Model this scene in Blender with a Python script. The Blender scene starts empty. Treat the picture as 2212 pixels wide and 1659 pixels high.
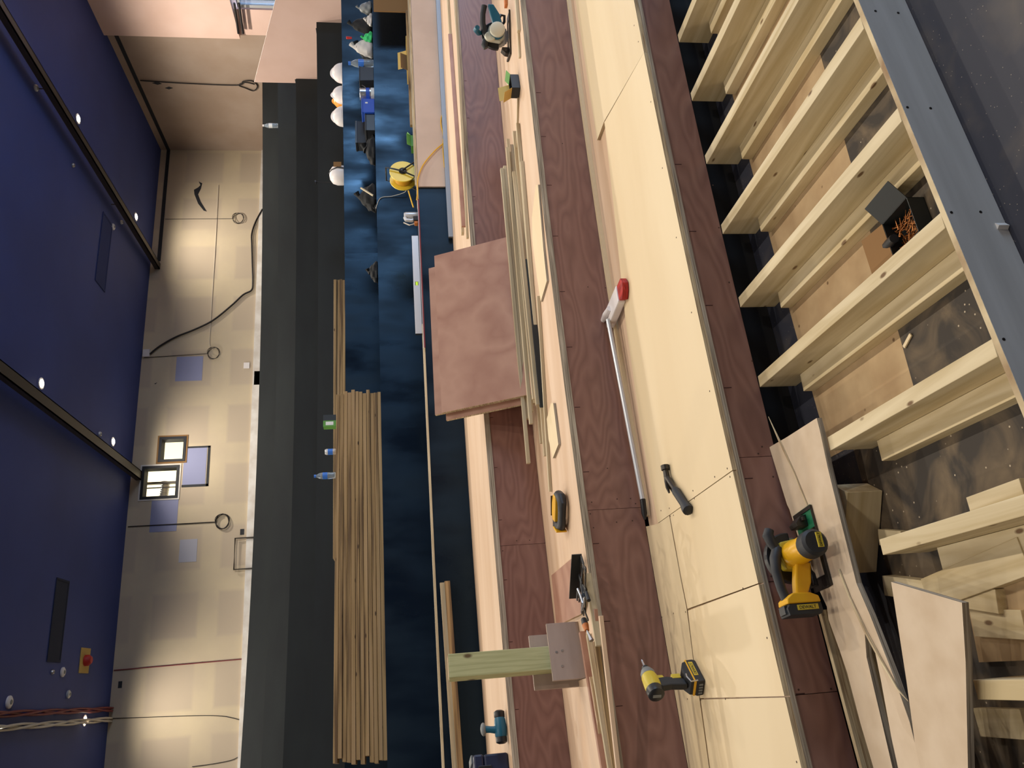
import bpy, bmesh, math, random
from mathutils import Vector, Matrix
from math import sin, cos, pi, radians
random.seed(7)
sc = bpy.context.scene
COL = sc.collection

# ------------------------------------------------------------------ camera
EYE = 1.505
CR = Vector((0.93428494, -0.35508366, -0.03205062))   # picture-upright right
CU = Vector((0.0783549, 0.11680002, 0.99005973))      # picture-upright up
CF = Vector((0.34781052, 0.92750922, -0.13694704))    # view direction
FPX = 1701.31
cam_d = bpy.data.cameras.new('camera'); cam = bpy.data.objects.new('camera', cam_d); COL.objects.link(cam)
cam_d.sensor_width = 36; cam_d.lens = 36*FPX/2212; cam_d.clip_start = .05; cam_d.clip_end = 100
_x = -CU; _y = CR; _z = -CF      # the photograph is a portrait shot stored on its side
cam.matrix_world = Matrix(((_x.x,_y.x,_z.x,0),(_x.y,_y.y,_z.y,0),(_x.z,_y.z,_z.z,EYE),(0,0,0,1)))
sc.camera = cam
sc.view_settings.view_transform = 'Standard'; sc.view_settings.look = 'None'
sc.view_settings.gamma = 1; sc.view_settings.use_curve_mapping = False
sc.view_settings.exposure = 0.14

# ------------------------------------------------------------------ light
w = bpy.data.worlds.new('World'); sc.world = w; w.use_nodes = True
w.node_tree.nodes['Background'].inputs[0].default_value = (.55,.65,.9,1)
w.node_tree.nodes['Background'].inputs[1].default_value = .08
def lamp(name, kind, loc, power, color, **kw):
    d = bpy.data.lights.new(name, kind); d.energy = power; d.color = color
    for k, v in kw.items(): setattr(d, k, v)
    o = bpy.data.objects.new(name, d); o.location = loc; COL.objects.link(o); return o
WARM = (1, .90, .76); CEIL = 6.665
for gx in (-4.7, -.11, 4.48, 9.14):
    for gy in (14.22, 11.3, 8.4, 5.4, 2.4, -.6):
        e = 190 if gy > 14 else 620 if gy > 10 else (340 if gx == 4.48 else 150)
        lamp('downlight_lamp', 'SPOT', (gx, gy, CEIL-.10), e, WARM, spot_size=radians(168 if gy > 14 else 176), spot_blend=1.0, shadow_soft_size=.07)
# warm fill light added behind the camera, left, to brighten the front tiers
fill = lamp('front_fill', 'SPOT', (-1.6, -1.6, 3.6), 30, (1, .92, .80), spot_size=radians(110), spot_blend=.5, shadow_soft_size=.12)
fill.rotation_euler = (Vector((1.0, 4.0, .3))-Vector(fill.location)).to_track_quat('-Z','Y').to_euler()
# unseen area light at front right, assumed from the blue reflections on the risers
dl = lamp('assumed_side_daylight', 'AREA', (11.35, -.4, 1.9), 430, (.47, .70, 1), shape='RECTANGLE', size=2.8, size_y=3.4)
dl.rotation_euler = (0, radians(90), 0)
d2 = lamp('assumed_lobby_daylight', 'AREA', (11.9, 9.6, 3.4), 160, (.6, .76, 1), shape='RECTANGLE', size=2.0, size_y=1.8)  # cold lamp behind the lobby opening, assumed from the bluish light there
d2.rotation_euler = (0, radians(90), 0)

# ------------------------------------------------------------------ helpers
def lin(c):
    c /= 255.; return c/12.92 if c <= .04045 else ((c+.055)/1.055)**2.4
def rgb(r, g, b): return (lin(r), lin(g), lin(b), 1)
def mat(name, col, rough=.6, metal=0, **kw):
    m = bpy.data.materials.new(name); m.use_nodes = True; b = m.node_tree.nodes['Principled BSDF']
    b.inputs['Base Color'].default_value = rgb(*col); b.inputs['Roughness'].default_value = rough; b.inputs['Metallic'].default_value = metal
    for k, v in kw.items(): b.inputs[k.replace('_',' ')].default_value = v
    return m
def noisy(name, c1, c2, scale=(1,1,1), nscale=4, rough=.6, detail=6, dist=0., bump=0., c3=None, lo=.35, hi=.65, kind='noise', metal=0, spots=None, rand=.0, coord='Object', rough2=None):
    """two tone procedural surface; scale stretches it (grain runs along the small number)"""
    m = mat(name, c1, rough, metal); nt = m.node_tree; N = nt.nodes; L = nt.links; b = N['Principled BSDF']
    tc = N.new('ShaderNodeTexCoord'); mp = N.new('ShaderNodeMapping'); mp.inputs['Scale'].default_value = scale
    L.new(tc.outputs[coord], mp.inputs[0])
    if rand:
        oi = N.new('ShaderNodeObjectInfo'); mu = N.new('ShaderNodeMath'); mu.operation = 'MULTIPLY'; mu.inputs[1].default_value = 37.
        L.new(oi.outputs['Random'], mu.inputs[0]); L.new(mu.outputs[0], mp.inputs['Location'])
    if kind == 'noise':
        t = N.new('ShaderNodeTexNoise'); t.inputs['Scale'].default_value = nscale; t.inputs['Detail'].default_value = detail; t.inputs['Distortion'].default_value = dist
        L.new(mp.outputs[0], t.inputs['Vector']); fac = t.outputs['Fac']
    else:
        t = N.new('ShaderNodeTexNoise'); t.inputs['Scale'].default_value = nscale; t.inputs['Detail'].default_value = 3
        L.new(mp.outputs[0], t.inputs['Vector'])
        mu2 = N.new('ShaderNodeMath'); mu2.operation = 'MULTIPLY'; mu2.inputs[1].default_value = dist; L.new(t.outputs['Fac'], mu2.inputs[0])
        fr = N.new('ShaderNodeMath'); fr.operation = 'PINGPONG'; fr.inputs[1].default_value = .5; L.new(mu2.outputs[0], fr.inputs[0])
        t2 = N.new('ShaderNodeTexNoise'); t2.inputs['Scale'].default_value = nscale*14; t2.inputs['Detail'].default_value = 4
        L.new(mp.outputs[0], t2.inputs['Vector'])
        ad = N.new('ShaderNodeMath'); ad.operation = 'MULTIPLY_ADD'; ad.inputs[1].default_value = 1.0; L.new(fr.outputs[0], ad.inputs[0])
        ms = N.new('ShaderNodeMath'); ms.operation = 'MULTIPLY_ADD'; ms.inputs[1].default_value = .35; ms.inputs[2].default_value = -.05; L.new(t2.outputs['Fac'], ms.inputs[0])
        L.new(ms.outputs[0], ad.inputs[2]); fac = ad.outputs[0]
    cr = N.new('ShaderNodeValToRGB'); e = cr.color_ramp.elements
    e[0].position = lo; e[0].color = rgb(*c1); e[1].position = hi; e[1].color = rgb(*c2)
    if c3: x = e.new((lo+hi)/2); x.color = rgb(*c3)
    L.new(fac, cr.inputs[0]); out = cr.outputs[0]
    if spots:
        v = N.new('ShaderNodeTexVoronoi'); v.inputs['Scale'].default_value = spots[1]; mp2 = N.new('ShaderNodeMapping'); mp2.inputs['Scale'].default_value = spots[3] if len(spots) > 3 else (1,1,1)
        L.new(tc.outputs[coord], mp2.inputs[0]); L.new(mp2.outputs[0], v.inputs['Vector'])
        if rand: L.new(mu.outputs[0], mp2.inputs['Location'])
        r2 = N.new('ShaderNodeValToRGB'); r2.color_ramp.elements[0].position = spots[2]*.55; r2.color_ramp.elements[0].color = (1,1,1,1); r2.color_ramp.elements[1].position = spots[2]; r2.color_ramp.elements[1].color = (0,0,0,1)
        L.new(v.outputs['Distance'], r2.inputs[0])
        mx = N.new('ShaderNodeMix'); mx.data_type = 'RGBA'; L.new(r2.outputs[0], mx.inputs['Factor']); L.new(out, mx.inputs['A']); mx.inputs['B'].default_value = rgb(*spots[0]); out = mx.outputs['Result']
    if rand:
        h = N.new('ShaderNodeHueSaturation'); mr = N.new('ShaderNodeMapRange'); mr.inputs['To Min'].default_value = 1-rand; mr.inputs['To Max'].default_value = 1+rand
        L.new(oi.outputs['Random'], mr.inputs[0]); L.new(mr.outputs[0], h.inputs['Value']); L.new(out, h.inputs['Color']); out = h.outputs[0]
    L.new(out, b.inputs['Base Color'])
    if rough2 is not None:
        rr = N.new('ShaderNodeMapRange'); rr.inputs['To Min'].default_value = rough; rr.inputs['To Max'].default_value = rough2; rr.inputs['From Min'].default_value = .3; rr.inputs['From Max'].default_value = .7
        L.new(fac, rr.inputs[0]); L.new(rr.outputs[0], b.inputs['Roughness'])
    if bump:
        bp = N.new('ShaderNodeBump'); bp.inputs['Strength'].default_value = bump; bp.inputs['Distance'].default_value = .01
        L.new(fac, bp.inputs['Height']); L.new(bp.outputs[0], b.inputs['Normal'])
    return m
M = {}
M['ply_pale'] = noisy('ply_pale', (228,208,170), (220,198,158), (.4,2,2), 1.2, .55, dist=.6, rand=.03)
M['ply_pink'] = noisy('ply_pink', (218,190,162), (206,174,142), (.4,4,4), 1.5, .5, dist=.8, rand=.03)
M['ply_red'] = noisy('ply_red', (142,104,92), (116,80,70), (.40,1,1.6), 1.5, .38, kind='wave', dist=24, lo=.0, hi=.8, rand=.03)
M['ply_red_panel'] = noisy('ply_red_panel', (176,134,112), (150,104,84), (1,.8,1), 1.3, .45, kind='wave', dist=8, lo=.15, hi=.85, rand=.03)
M['ply_edge'] = noisy('ply_edge', (196,184,164), (92,80,66), (1.2,2,60), 3, .8, c3=(150,138,120), bump=.3, lo=.3, hi=.75)
M['pale_edge'] = noisy('pale_edge', (214,196,158), (150,122,88), (2,2,70), 3, .8)
M['galvanised'] = mat('galvanised', (150,154,158), .5, .7); M['vent_dark'] = mat('vent_dark', (40,46,66), .95); M['vent_faint'] = mat('vent_faint', (46,58,108), .95)
M['ply_mauve'] = noisy('ply_mauve', (176,158,146), (152,134,122), (.6,3,3), 2.5, .5)
M['mdf'] = noisy('mdf', (208,188,162), (196,174,146), (1,1,1), 9, .8, rand=.02)
M['joist'] = noisy('joist', (216,200,164), (190,170,128), (.6,9,9), 2, .7, dist=1.0, rand=.05, spots=((112,84,52), 5, .09, (.9,2.2,2.2)))
M['batten'] = noisy('batten', (212,198,166), (172,154,122), (.5,14,14), 2, .75, rand=.10)
M['old_batten'] = noisy('old_batten', (170,142,104), (98,76,52), (.35,12,12), 2.4, .8, detail=8, c3=(158,130,88), rand=.12, spots=((62,44,28), 4.5, .10, (.8,3,3)))
M['treated'] = noisy('treated', (190,190,142), (158,158,110), (9,9,.5), 2.0, .6, kind='wave', dist=7, lo=.1, hi=.9, spots=((100,80,48), 4, .12, (2,2,1)))
M['black_matte'] = noisy('black_matte', (30,35,36), (25,29,31), (.6,2,2), 2, .8)
M['black_gloss'] = noisy('black_gloss', (14,22,34), (10,14,22), (.8,3,.30), 3.0, .10, detail=8, bump=.25, rough2=.60)
M['black_floor'] = noisy('black_floor', (44,46,58), (92,84,76), (1,1,1), 5, .6, detail=12, dist=.4, lo=.52, hi=.92, spots=((150,140,124), 60, .10))
M['dust_black'] = noisy('dust_black', (56,50,44), (140,120,92), (1,1,1), 5, .8, detail=12, dist=1.2, lo=.42, hi=.85, spots=((190,175,150), 30, .10))
M['dust_board'] = noisy('dust_board', (186,160,122), (160,132,96), (1,1,1), 5, .9, detail=9, spots=((110,84,56), 12, .10))
M['void'] = mat('void', (18,18,20), .9)
M['blue_ceiling'] = noisy('blue_ceiling', (54,72,140), (48,64,128), (1,1,1), .6, .7)
M['wall_face'] = None
M['steel_dark'] = mat('steel_dark', (64,56,50), .5, .3)
M['skim_white'] = noisy('skim_white', (236,232,226), (214,206,196), (1,1,1), 5, .8)
M['pink_board'] = noisy('pink_board', (236,204,190), (228,194,178), (1,1,1), 1.5, .75)
M['plaster'] = noisy('plaster', (176,156,140), (164,142,124), (1,1,1), 1.2, .85)
M['tan_board'] = noisy('tan_board', (206,186,170), (196,176,160), (1,1,1), 3, .75)
M['patch_blue'] = mat('patch_blue', (150,154,188), .85)
M['patch_white'] = mat('patch_white', (184,184,196), .85)
M['fascia'] = noisy('fascia', (212,210,204), (194,192,186), (.5,1,6), 3, .5)
M['yellow'] = mat('yellow', (226,170,20), .4); M['yellow2'] = mat('yellow2', (200,176,50), .45)
M['black_rubber'] = mat('black_rubber', (34,36,40), .55); M['black_plastic'] = mat('black_plastic', (26,28,32), .4)
M['grey_plastic'] = mat('grey_plastic', (120,124,124), .5); M['steel'] = mat('steel', (190,192,196), .3, .9)
M['dark_steel'] = mat('dark_steel', (70,66,62), .4, .8); M['green_paint'] = mat('green_paint', (30,110,76), .4)
M['green_card'] = mat('green_card', (86,148,62), .6); M['black_card'] = mat('black_card', (30,34,34), .5); M['card'] = mat('card', (196,166,92), .8); M['brown_card'] = mat('brown_card', (140,104,62), .85)
M['white_card'] = mat('white_card', (220,222,222), .6)
M['teal'] = mat('teal', (24,92,116), .4); M['cream'] = mat('cream', (212,210,190), .45); M['navy'] = mat('navy', (26,36,66), .45)
M['white_plastic'] = mat('white_plastic', (234,228,226), .35); M['orange'] = mat('orange', (236,152,30), .45); M['red'] = mat('red', (190,40,34), .5)
M['bristle'] = noisy('bristle', (196,52,44), (130,22,20), (8,1,60), 4, .7); M['alu'] = mat('alu', (206,208,210), .35, .4)
M['blue_paint'] = mat('blue_paint', (40,84,190), .4); M['cloth_white'] = mat('cloth_white', (196,192,186), .9); M['cloth_green'] = mat('cloth_green', (60,190,110), .9); M['cloth_black'] = mat('cloth_black', (20,22,24), .85)
M['yellow_cable'] = mat('yellow_cable', (226,176,40), .5); M['black_cable'] = mat('black_cable', (34,28,28), .6); M['white_cable'] = mat('white_cable', (210,200,184), .6); M['red_cable'] = mat('red_cable', (120,44,48), .6)
M['copper'] = mat('copper', (170,110,60), .35, .8); M['wood_handle'] = mat('wood_handle', (196,112,44), .5)
M['water'] = mat('water', (205,222,236), .12); M['water'].node_tree.nodes['Principled BSDF'].inputs['Transmission Weight'].default_value = .75
M['bottle_blue'] = mat('bottle_blue', (60,120,214), .35); M['pencil'] = mat('pencil', (58,30,26), .9); M['screw_hole'] = mat('screw_hole', (70,48,36), .8)
M['black_tape'] = mat('black_tape', (36,38,44), .7)
M['black_gloss'].node_tree.nodes['Principled BSDF'].inputs['Specular Tint'].default_value = (.42,.72,1,1)  # blue of the reflected daylight put into the sheen colour
M['reel_yellow'] = mat('reel_yellow', (232,206,70), .4)
def emit(name, col, s):
    m = bpy.data.materials.new(name); m.use_nodes = True; b = m.node_tree.nodes['Principled BSDF']
    b.inputs['Emission Color'].default_value = rgb(*col); b.inputs['Emission Strength'].default_value = s; b.inputs['Base Color'].default_value = rgb(*col); return m
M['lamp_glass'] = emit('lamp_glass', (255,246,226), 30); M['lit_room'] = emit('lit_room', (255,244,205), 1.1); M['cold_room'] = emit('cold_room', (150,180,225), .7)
M['vial'] = emit('vial', (190,230,60), .4)

class MB:
    def __init__(s): s.v = []; s.f = []; s.m = []; s.X = Matrix.Identity(4); s.mi = 0
    def add(s, vs, fs, mi=None):
        n = len(s.v); s.v += [tuple(s.X @ Vector(p)) for p in vs]; s.f += [tuple(n+i for i in f) for f in fs]; s.m += [s.mi if mi is None else mi]*len(fs); return s
    def box(s, x0, x1, y0, y1, z0, z1, mi=None):
        return s.add([(x0,y0,z0),(x1,y0,z0),(x1,y1,z0),(x0,y1,z0),(x0,y0,z1),(x1,y0,z1),(x1,y1,z1),(x0,y1,z1)], [(0,3,2,1),(4,5,6,7),(0,1,5,4),(1,2,6,5),(2,3,7,6),(3,0,4,7)], mi)
    def prism(s, pts, a, b, axis='z', side=None):
        """polygon extruded from a to b along axis; side = material slot of the edge faces"""
        if sum(p[0]*q[1]-q[0]*p[1] for p, q in zip(pts, pts[1:]+pts[:1])) < 0: pts = pts[::-1]
        n = len(pts); g = {'z': lambda p, t: (p[0],p[1],t), 'y': lambda p, t: (p[0],t,p[1]), 'x': lambda p, t: (t,p[0],p[1])}[axis]
        vs = [g(p,a) for p in pts]+[g(p,b) for p in pts]
        s.add(vs, [tuple(range(n))[::-1], tuple(range(n,2*n))])
        s.add(vs, [(i,(i+1)%n,(i+1)%n+n,i+n) for i in range(n)], side)
        return s
    def lathe(s, prof, c=(0,0,0), axis='z', n=20, cap=True, a0=0, a1=2*pi):
        """prof = [(radius, height)]"""
        full = abs(a1-a0-2*pi) < 1e-6; k = n if full else n+1
        vs = []
        for r, h in prof:
            for i in range(k):
                a = a0+(a1-a0)*i/n; x, y = r*cos(a), r*sin(a)
                p = {'z': (x,y,h), 'x': (h,x,y), 'y': (y,h,x)}[axis]; vs.append((c[0]+p[0],c[1]+p[1],c[2]+p[2]))
        fs = []
        for j in range(len(prof)-1):
            for i in range(n):
                i2 = (i+1)%k; fs.append((j*k+i,j*k+i2,(j+1)*k+i2,(j+1)*k+i))
        if cap and full: fs += [tuple(range(k))[::-1], tuple((len(prof)-1)*k+i for i in range(k))]
        return s.add(vs, fs)
    def tube(s, path, r, n=8, cap=True):
        P = [Vector(p) for p in path]; vs = []; rs = r if isinstance(r, (list, tuple)) else [r]*len(P)
        up = Vector((0,0,1))
        for i, p in enumerate(P):
            t = (P[min(i+1,len(P)-1)]-P[max(i-1,0)]).normalized()
            if abs(t.dot(up)) > .95: up = Vector((1,0,0)) if abs(t.x) < .8 else Vector((0,1,0))
            a = t.cross(up).normalized(); b = a.cross(t); up = b
            vs += [tuple(p+rs[i]*(cos(2*pi*j/n)*a+sin(2*pi*j/n)*b)) for j in range(n)]
        fs = [(i*n+j,i*n+(j+1)%n,(i+1)*n+(j+1)%n,(i+1)*n+j) for i in range(len(P)-1) for j in range(n)]
        if cap: fs += [tuple(range(n))[::-1], tuple((len(P)-1)*n+j for j in range(n))]
        return s.add(vs, fs)
    def ball(s, c, r, n=14, sx=1, sy=1, sz=1, z0=-1, warp=None):
        prof = []
        k = 9
        t0 = math.asin(z0)
        vs = []; fs = []
        for j in range(k+1):
            t = t0+(pi/2-t0)*j/k
            for i in range(n):
                a = 2*pi*i/n; rr = 1 if not warp else 1+warp*(sin(3*a+2*j)+sin(5*a-j*1.7))*.5
                vs.append((c[0]+r*sx*rr*cos(t)*cos(a), c[1]+r*sy*rr*cos(t)*sin(a), c[2]+r*sz*sin(t)))
        fs = [(j*n+i,j*n+(i+1)%n,(j+1)*n+(i+1)%n,(j+1)*n+i) for j in range(k) for i in range(n)]+[tuple(range(n))[::-1]]
        return s.add(vs, fs)
    def build(s, name, mats, parent=None, loc=None, rot=None, smooth=False, bevel=0, base=False, subd=0):
        vs = s.v
        if base:        # origin at the middle of the footprint
            xs = [v[0] for v in vs]; ys = [v[1] for v in vs]; zs = [v[2] for v in vs]
            o = Vector(((min(xs)+max(xs))/2, (min(ys)+max(ys))/2, min(zs))); vs = [(v[0]-o.x,v[1]-o.y,v[2]-o.z) for v in vs]; loc = o
        me = bpy.data.meshes.new(name); me.from_pydata(vs, [], s.f)
        for mm in (mats if isinstance(mats, (list, tuple)) else [mats]): me.materials.append(M[mm] if isinstance(mm, str) else mm)
        for p, i in zip(me.polygons, s.m): p.material_index = i
        bm = bmesh.new(); bm.from_mesh(me); bmesh.ops.remove_doubles(bm, verts=bm.verts, dist=1e-6)
        bmesh.ops.recalc_face_normals(bm, faces=bm.faces); bm.to_mesh(me); bm.free()
        o = bpy.data.objects.new(name, me); COL.objects.link(o)
        if parent: o.parent = parent
        if loc is not None: o.location = loc
        if rot is not None: o.rotation_euler = rot
        if smooth:
            for p in me.polygons: p.use_smooth = True
            me.set_sharp_from_angle(angle=radians(42))
        if bevel:
            b = o.modifiers.new('bevel', 'BEVEL'); b.width = bevel; b.segments = 2; b.limit_method = 'ANGLE'; b.angle_limit = radians(35)
        if subd:
            b = o.modifiers.new('sub', 'SUBSURF'); b.levels = subd; b.render_levels = subd
        return o
def tag(o, label=None, cat=None, group=None, kind=None):
    if label: o['label'] = label
    if cat: o['category'] = cat
    if group: o['group'] = group
    if kind: o['kind'] = kind
    return o
def thing(name, label, cat, loc, rotz=0, group=None, rot=None):
    o = bpy.data.objects.new(name, None); COL.objects.link(o); o.empty_display_size = .05
    o.location = loc; o.rotation_euler = rot if rot else (0,0,rotz); return tag(o, label, cat, group)
def struct(o): o['kind'] = 'structure'; return o
def text(body, size, mt, parent, Mx, ext=.0004):
    cu = bpy.data.curves.new('lettering', 'FONT'); cu.body = body; cu.size = size; cu.extrude = ext; cu.align_x = 'CENTER'; cu.align_y = 'CENTER'
    t = bpy.data.objects.new('lettering', cu); COL.objects.link(t); bpy.context.view_layer.update()
    me = bpy.data.meshes.new_from_object(t.evaluated_get(bpy.context.evaluated_depsgraph_get())); bpy.data.objects.remove(t)
    me.materials.clear(); me.materials.append(M[mt]); o = bpy.data.objects.new('lettering', me); COL.objects.link(o); o.parent = parent; o.matrix_local = Mx; return o
def copy_tree(o, parent=None):
    c = o.copy(); COL.objects.link(c)
    if parent: c.parent = parent
    for ch in list(o.children): copy_tree(ch, c)
    return c
def axes(origin, xa, ya):
    xa = Vector(xa).normalized(); ya = Vector(ya); ya = (ya-ya.dot(xa)*xa).normalized(); za = xa.cross(ya)
    return Matrix(((xa.x,ya.x,za.x,origin[0]),(xa.y,ya.y,za.y,origin[1]),(xa.z,ya.z,za.z,origin[2]),(0,0,0,1)))

# ------------------------------------------------------------------ survey: where a sight line meets a real surface of the hall
# curved tiers: front line Y = A + s X + c X^2, tread heights HT
A_ = [2.59942,3.72944,4.81244,6.4912,7.49201,8.67187,9.84757,11.02123,12.19806,13.36326]
S_ = [.11811,.12472,.13334,.12054,.12969,.12869,.13171,.13537,.13422,.13779]
C_ = [-.01428,-.01761,-.0154,-.0166,-.01254,-.01673,-.01682,-.01665,-.01755,-.01611]
HT = [.334,.654,.977,1.292,1.739,2.183,2.641,3.109,3.565,4.060]
WALLY = 15.3; SIDEX = 11.56
def YR(k, x): return A_[k]+S_[k]*x+C_[k]*x*x
def ray(x, y): a = 829.5-y; b = x-1106; return CF*FPX+CR*a-CU*b
def P(x, y, z): d = ray(x, y); return d*((z-EYE)/d.z)+Vector((0,0,EYE))
def PY(x, y, Y): d = ray(x, y); return d*(Y/d.y)+Vector((0,0,EYE))
def PX(x, y, X): d = ray(x, y); return d*(X/d.x)+Vector((0,0,EYE))
def PR(x, y, k, off=0):
    d = ray(x, y); t = A_[k]/d.y
    for _ in range(40): t = (YR(k, t*d.x)+off)/d.y
    return d*t+Vector((0,0,EYE))
def plank(name, label, cat, p1, p2, wd, h, mt, group=None, roll=0, lift=0, kind=None, bevel=.0015):
    """a straight timber whose underside runs from p1 to p2; grain along its length"""
    p1 = Vector(p1); p2 = Vector(p2); d = p2-p1; L = d.length; mb = MB().box(-L/2, L/2, -wd/2, wd/2, 0, h)
    c = (p1+p2)/2+Vector((0,0,lift)); xa = d.normalized(); ya = Vector((0,0,1)).cross(xa).normalized(); Mx = axes(c, xa, ya) @ Matrix.Rotation(roll, 4, 'X')
    o = mb.build(name, mt, bevel=bevel); o.matrix_world = Mx; return tag(o, label, cat, group, kind)
def sheet(name, label, cat, pts, z0, z1, mt, edge, group=None):
    mb = MB(); mb.prism([(p[0],p[1]) for p in pts], z0, z1, 'z', side=1)
    return tag(mb.build(name, [mt, edge], base=True), label, cat, group)
def lerp(a, b, t): return a+(b-a)*t
def curve_strip(mb, k, xa, xb, off0, off1, z0, z1, k1=None, side=None, n=None):
    """solid following tier line k from xa to xb; front face at off0, back at off1 (or off1 from line k1)"""
    n = n or max(2, int(abs(xb-xa)/.35)); k1 = k if k1 is None else k1; xs = [lerp(xa, xb, i/n) for i in range(n+1)]
    pts = [(x, YR(k, x)+off0) for x in xs]+[(x, YR(k1, x)+off1) for x in xs[::-1]]
    # quads, so long curved tops stay planar and well shaped
    vs = []
    for z in (z0, z1): vs += [(p[0],p[1],z) for p in pts]
    m = len(pts)
    for i in range(n):
        a, b, c, d = i, i+1, m-2-i, m-1-i
        mb.add([vs[a],vs[b],vs[c],vs[d],vs[a+m],vs[b+m],vs[c+m],vs[d+m]], [(0,3,2,1),(4,5,6,7)])
        mb.add([vs[a],vs[b],vs[a+m],vs[b+m]], [(0,1,3,2)], side); mb.add([vs[d],vs[c],vs[d+m],vs[c+m]], [(0,1,3,2)], side)
    for i in (0, n):
        a, d = i, m-1-i; mb.add([vs[a],vs[d],vs[a+m],vs[d+m]], [(0,1,3,2)], side)
    return mb

# ------------------------------------------------------------------ room shell
def wall_mat():
    """taped plasterboard: pale filler bands on greyer boards"""
    m = mat('plasterboard', (150,134,116), .9); nt = m.node_tree; N = nt.nodes; L = nt.links
    tc = N.new('ShaderNodeTexCoord'); sp = N.new('ShaderNodeSeparateXYZ'); L.new(tc.outputs['Object'], sp.inputs[0])
    def band(sock, per, wd, off):
        a = N.new('ShaderNodeMath'); a.operation = 'ADD'; a.inputs[1].default_value = off; L.new(sock, a.inputs[0])
        b = N.new('ShaderNodeMath'); b.operation = 'PINGPONG'; b.inputs[1].default_value = per/2; L.new(a.outputs[0], b.inputs[0])
        c = N.new('ShaderNodeMapRange'); c.inputs['From Min'].default_value = wd*.42; c.inputs['From Max'].default_value = wd*.58; c.inputs['To Min'].default_value = 1; c.inputs['To Max'].default_value = 0
        L.new(b.outputs[0], c.inputs[0]); return c.outputs[0]
    b1 = band(sp.outputs['X'], 1.2, .42, .3); b2 = band(sp.outputs['Z'], 1.15, .36, .62)
    mx = N.new('ShaderNodeMath'); mx.operation = 'MAXIMUM'; L.new(b1, mx.inputs[0]); L.new(b2, mx.inputs[1])
    nz = N.new('ShaderNodeTexNoise'); nz.inputs['Scale'].default_value = 1.3; nz.inputs['Detail'].default_value = 5; L.new(tc.outputs['Object'], nz.inputs['Vector'])
    mu = N.new('ShaderNodeMath'); mu.operation = 'MULTIPLY'; L.new(mx.outputs[0], mu.inputs[0])
    mr = N.new('ShaderNodeMapRange'); mr.inputs['From Min'].default_value = .35; mr.inputs['From Max'].default_value = .65; mr.inputs['To Min'].default_value = .35; L.new(nz.outputs['Fac'], mr.inputs[0]); L.new(mr.outputs[0], mu.inputs[1])
    c = N.new('ShaderNodeMix'); c.data_type = 'RGBA'; c.inputs['A'].default_value = rgb(194,178,156); c.inputs['B'].default_value = rgb(210,194,164); L.new(mu.outputs[0], c.inputs['Factor'])
    L.new(c.outputs['Result'], N['Principled BSDF'].inputs['Base Color']); return m
M['wall_face'] = wall_mat()
XL = -9.0
mb = MB().box(XL, SIDEX+3, -9, WALLY+.2, CEIL, CEIL+.1); struct(mb.build('ceiling', 'blue_ceiling'))
# back wall with two square openings
wa = (PY(345,948,WALLY), PY(398,993,WALLY)); wb = (PY(305,1010,WALLY), PY(383,1080,WALLY))
HOLES = [(4.37,4.87,5.70,6.20), (3.66,4.30,5.79,6.47)]
mb = MB(); xs = sorted({XL, SIDEX+.2, *[h[0] for h in HOLES], *[h[1] for h in HOLES]}); zs = sorted({0, CEIL, *[h[2] for h in HOLES], *[h[3] for h in HOLES]})
for a, b in zip(xs, xs[1:]):
    for c, d in zip(zs, zs[1:]):
        if not any(h[0] <= (a+b)/2 <= h[1] and h[2] <= (c+d)/2 <= h[3] for h in HOLES): mb.box(a, b, WALLY, WALLY+.2, c, d)
struct(mb.build('wall_back', 'wall_face'))
for i, (h, m1, fw) in enumerate(((HOLES[0], 'brown_card', .05), (HOLES[1], 'black_tape', .05))):
    r = thing('window_%d' % (i+1), None, None, ((h[0]+h[1])/2, WALLY, h[2])); del_ = [r.__delitem__(k) for k in list(r.keys())]; struct(r)
    a, b, c, d = (h[0]-h[1])/2, (h[1]-h[0])/2, 0, h[3]-h[2]; f = MB()
    for q in ((a, a+fw, c, d), (b-fw, b, c, d), (a+fw, b-fw, c, c+fw), (a+fw, b-fw, d-fw, d)): f.box(q[0], q[1], -.02, .2, q[2], q[3])
    f.build('window_frame', 'black_tape', r)
    f = MB()
    for q in ((a-.03, a, c-.03, d+.03), (b, b+.03, c-.03, d+.03), (a, b, c-.03, c), (a, b, d, d+.03)): f.box(q[0], q[1], -.012, .0, q[2], q[3])
    f.build('window_trim', m1 if i == 0 else 'skim_white', r)
# the lit plant room behind the openings
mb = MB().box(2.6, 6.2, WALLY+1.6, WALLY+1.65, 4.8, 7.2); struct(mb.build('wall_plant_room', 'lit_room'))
lamp('plant_room_lamp', 'POINT', (4.3, WALLY+.9, 6.5), 14, (1,.93,.75), shadow_soft_size=.1)
struct(MB().box(2.6, 6.2, WALLY+.21, WALLY+1.6, 4.7, 4.8).build('floor_plant_room', 'lit_room' if 0 else 'plaster'))
mb = MB(); d = [Vector((3.45+i*.011, WALLY+.75, 6.12+.09*(1 if i%2 else .9))) for i in range(60)]
pth = [(3.5+i*.02, WALLY+.7, 6.27-.0012*i) for i in range(34)]
mb.tube(pth, [.085 if i%2 else .072 for i in range(34)], 14)
mb.tube([(3.85,WALLY+.7,6.25),(3.85,WALLY+.7,6.6649)], .006, 5)
tag(mb.build('ventilation_duct', 'alu', smooth=False, base=True), 'ribbed flexible duct seen through the larger lit wall opening', 'duct')
mb = MB().box(3.98, 4.0, WALLY+.45, WALLY+.47, 4.802, 6.66).box(4.06, 4.1, WALLY+.42, WALLY+.5, 4.802, 6.66)
tag(mb.build('steel_conduit', 'dark_steel', base=True), 'thin grey conduits standing in the plant room behind the larger opening', 'conduit')
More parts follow.
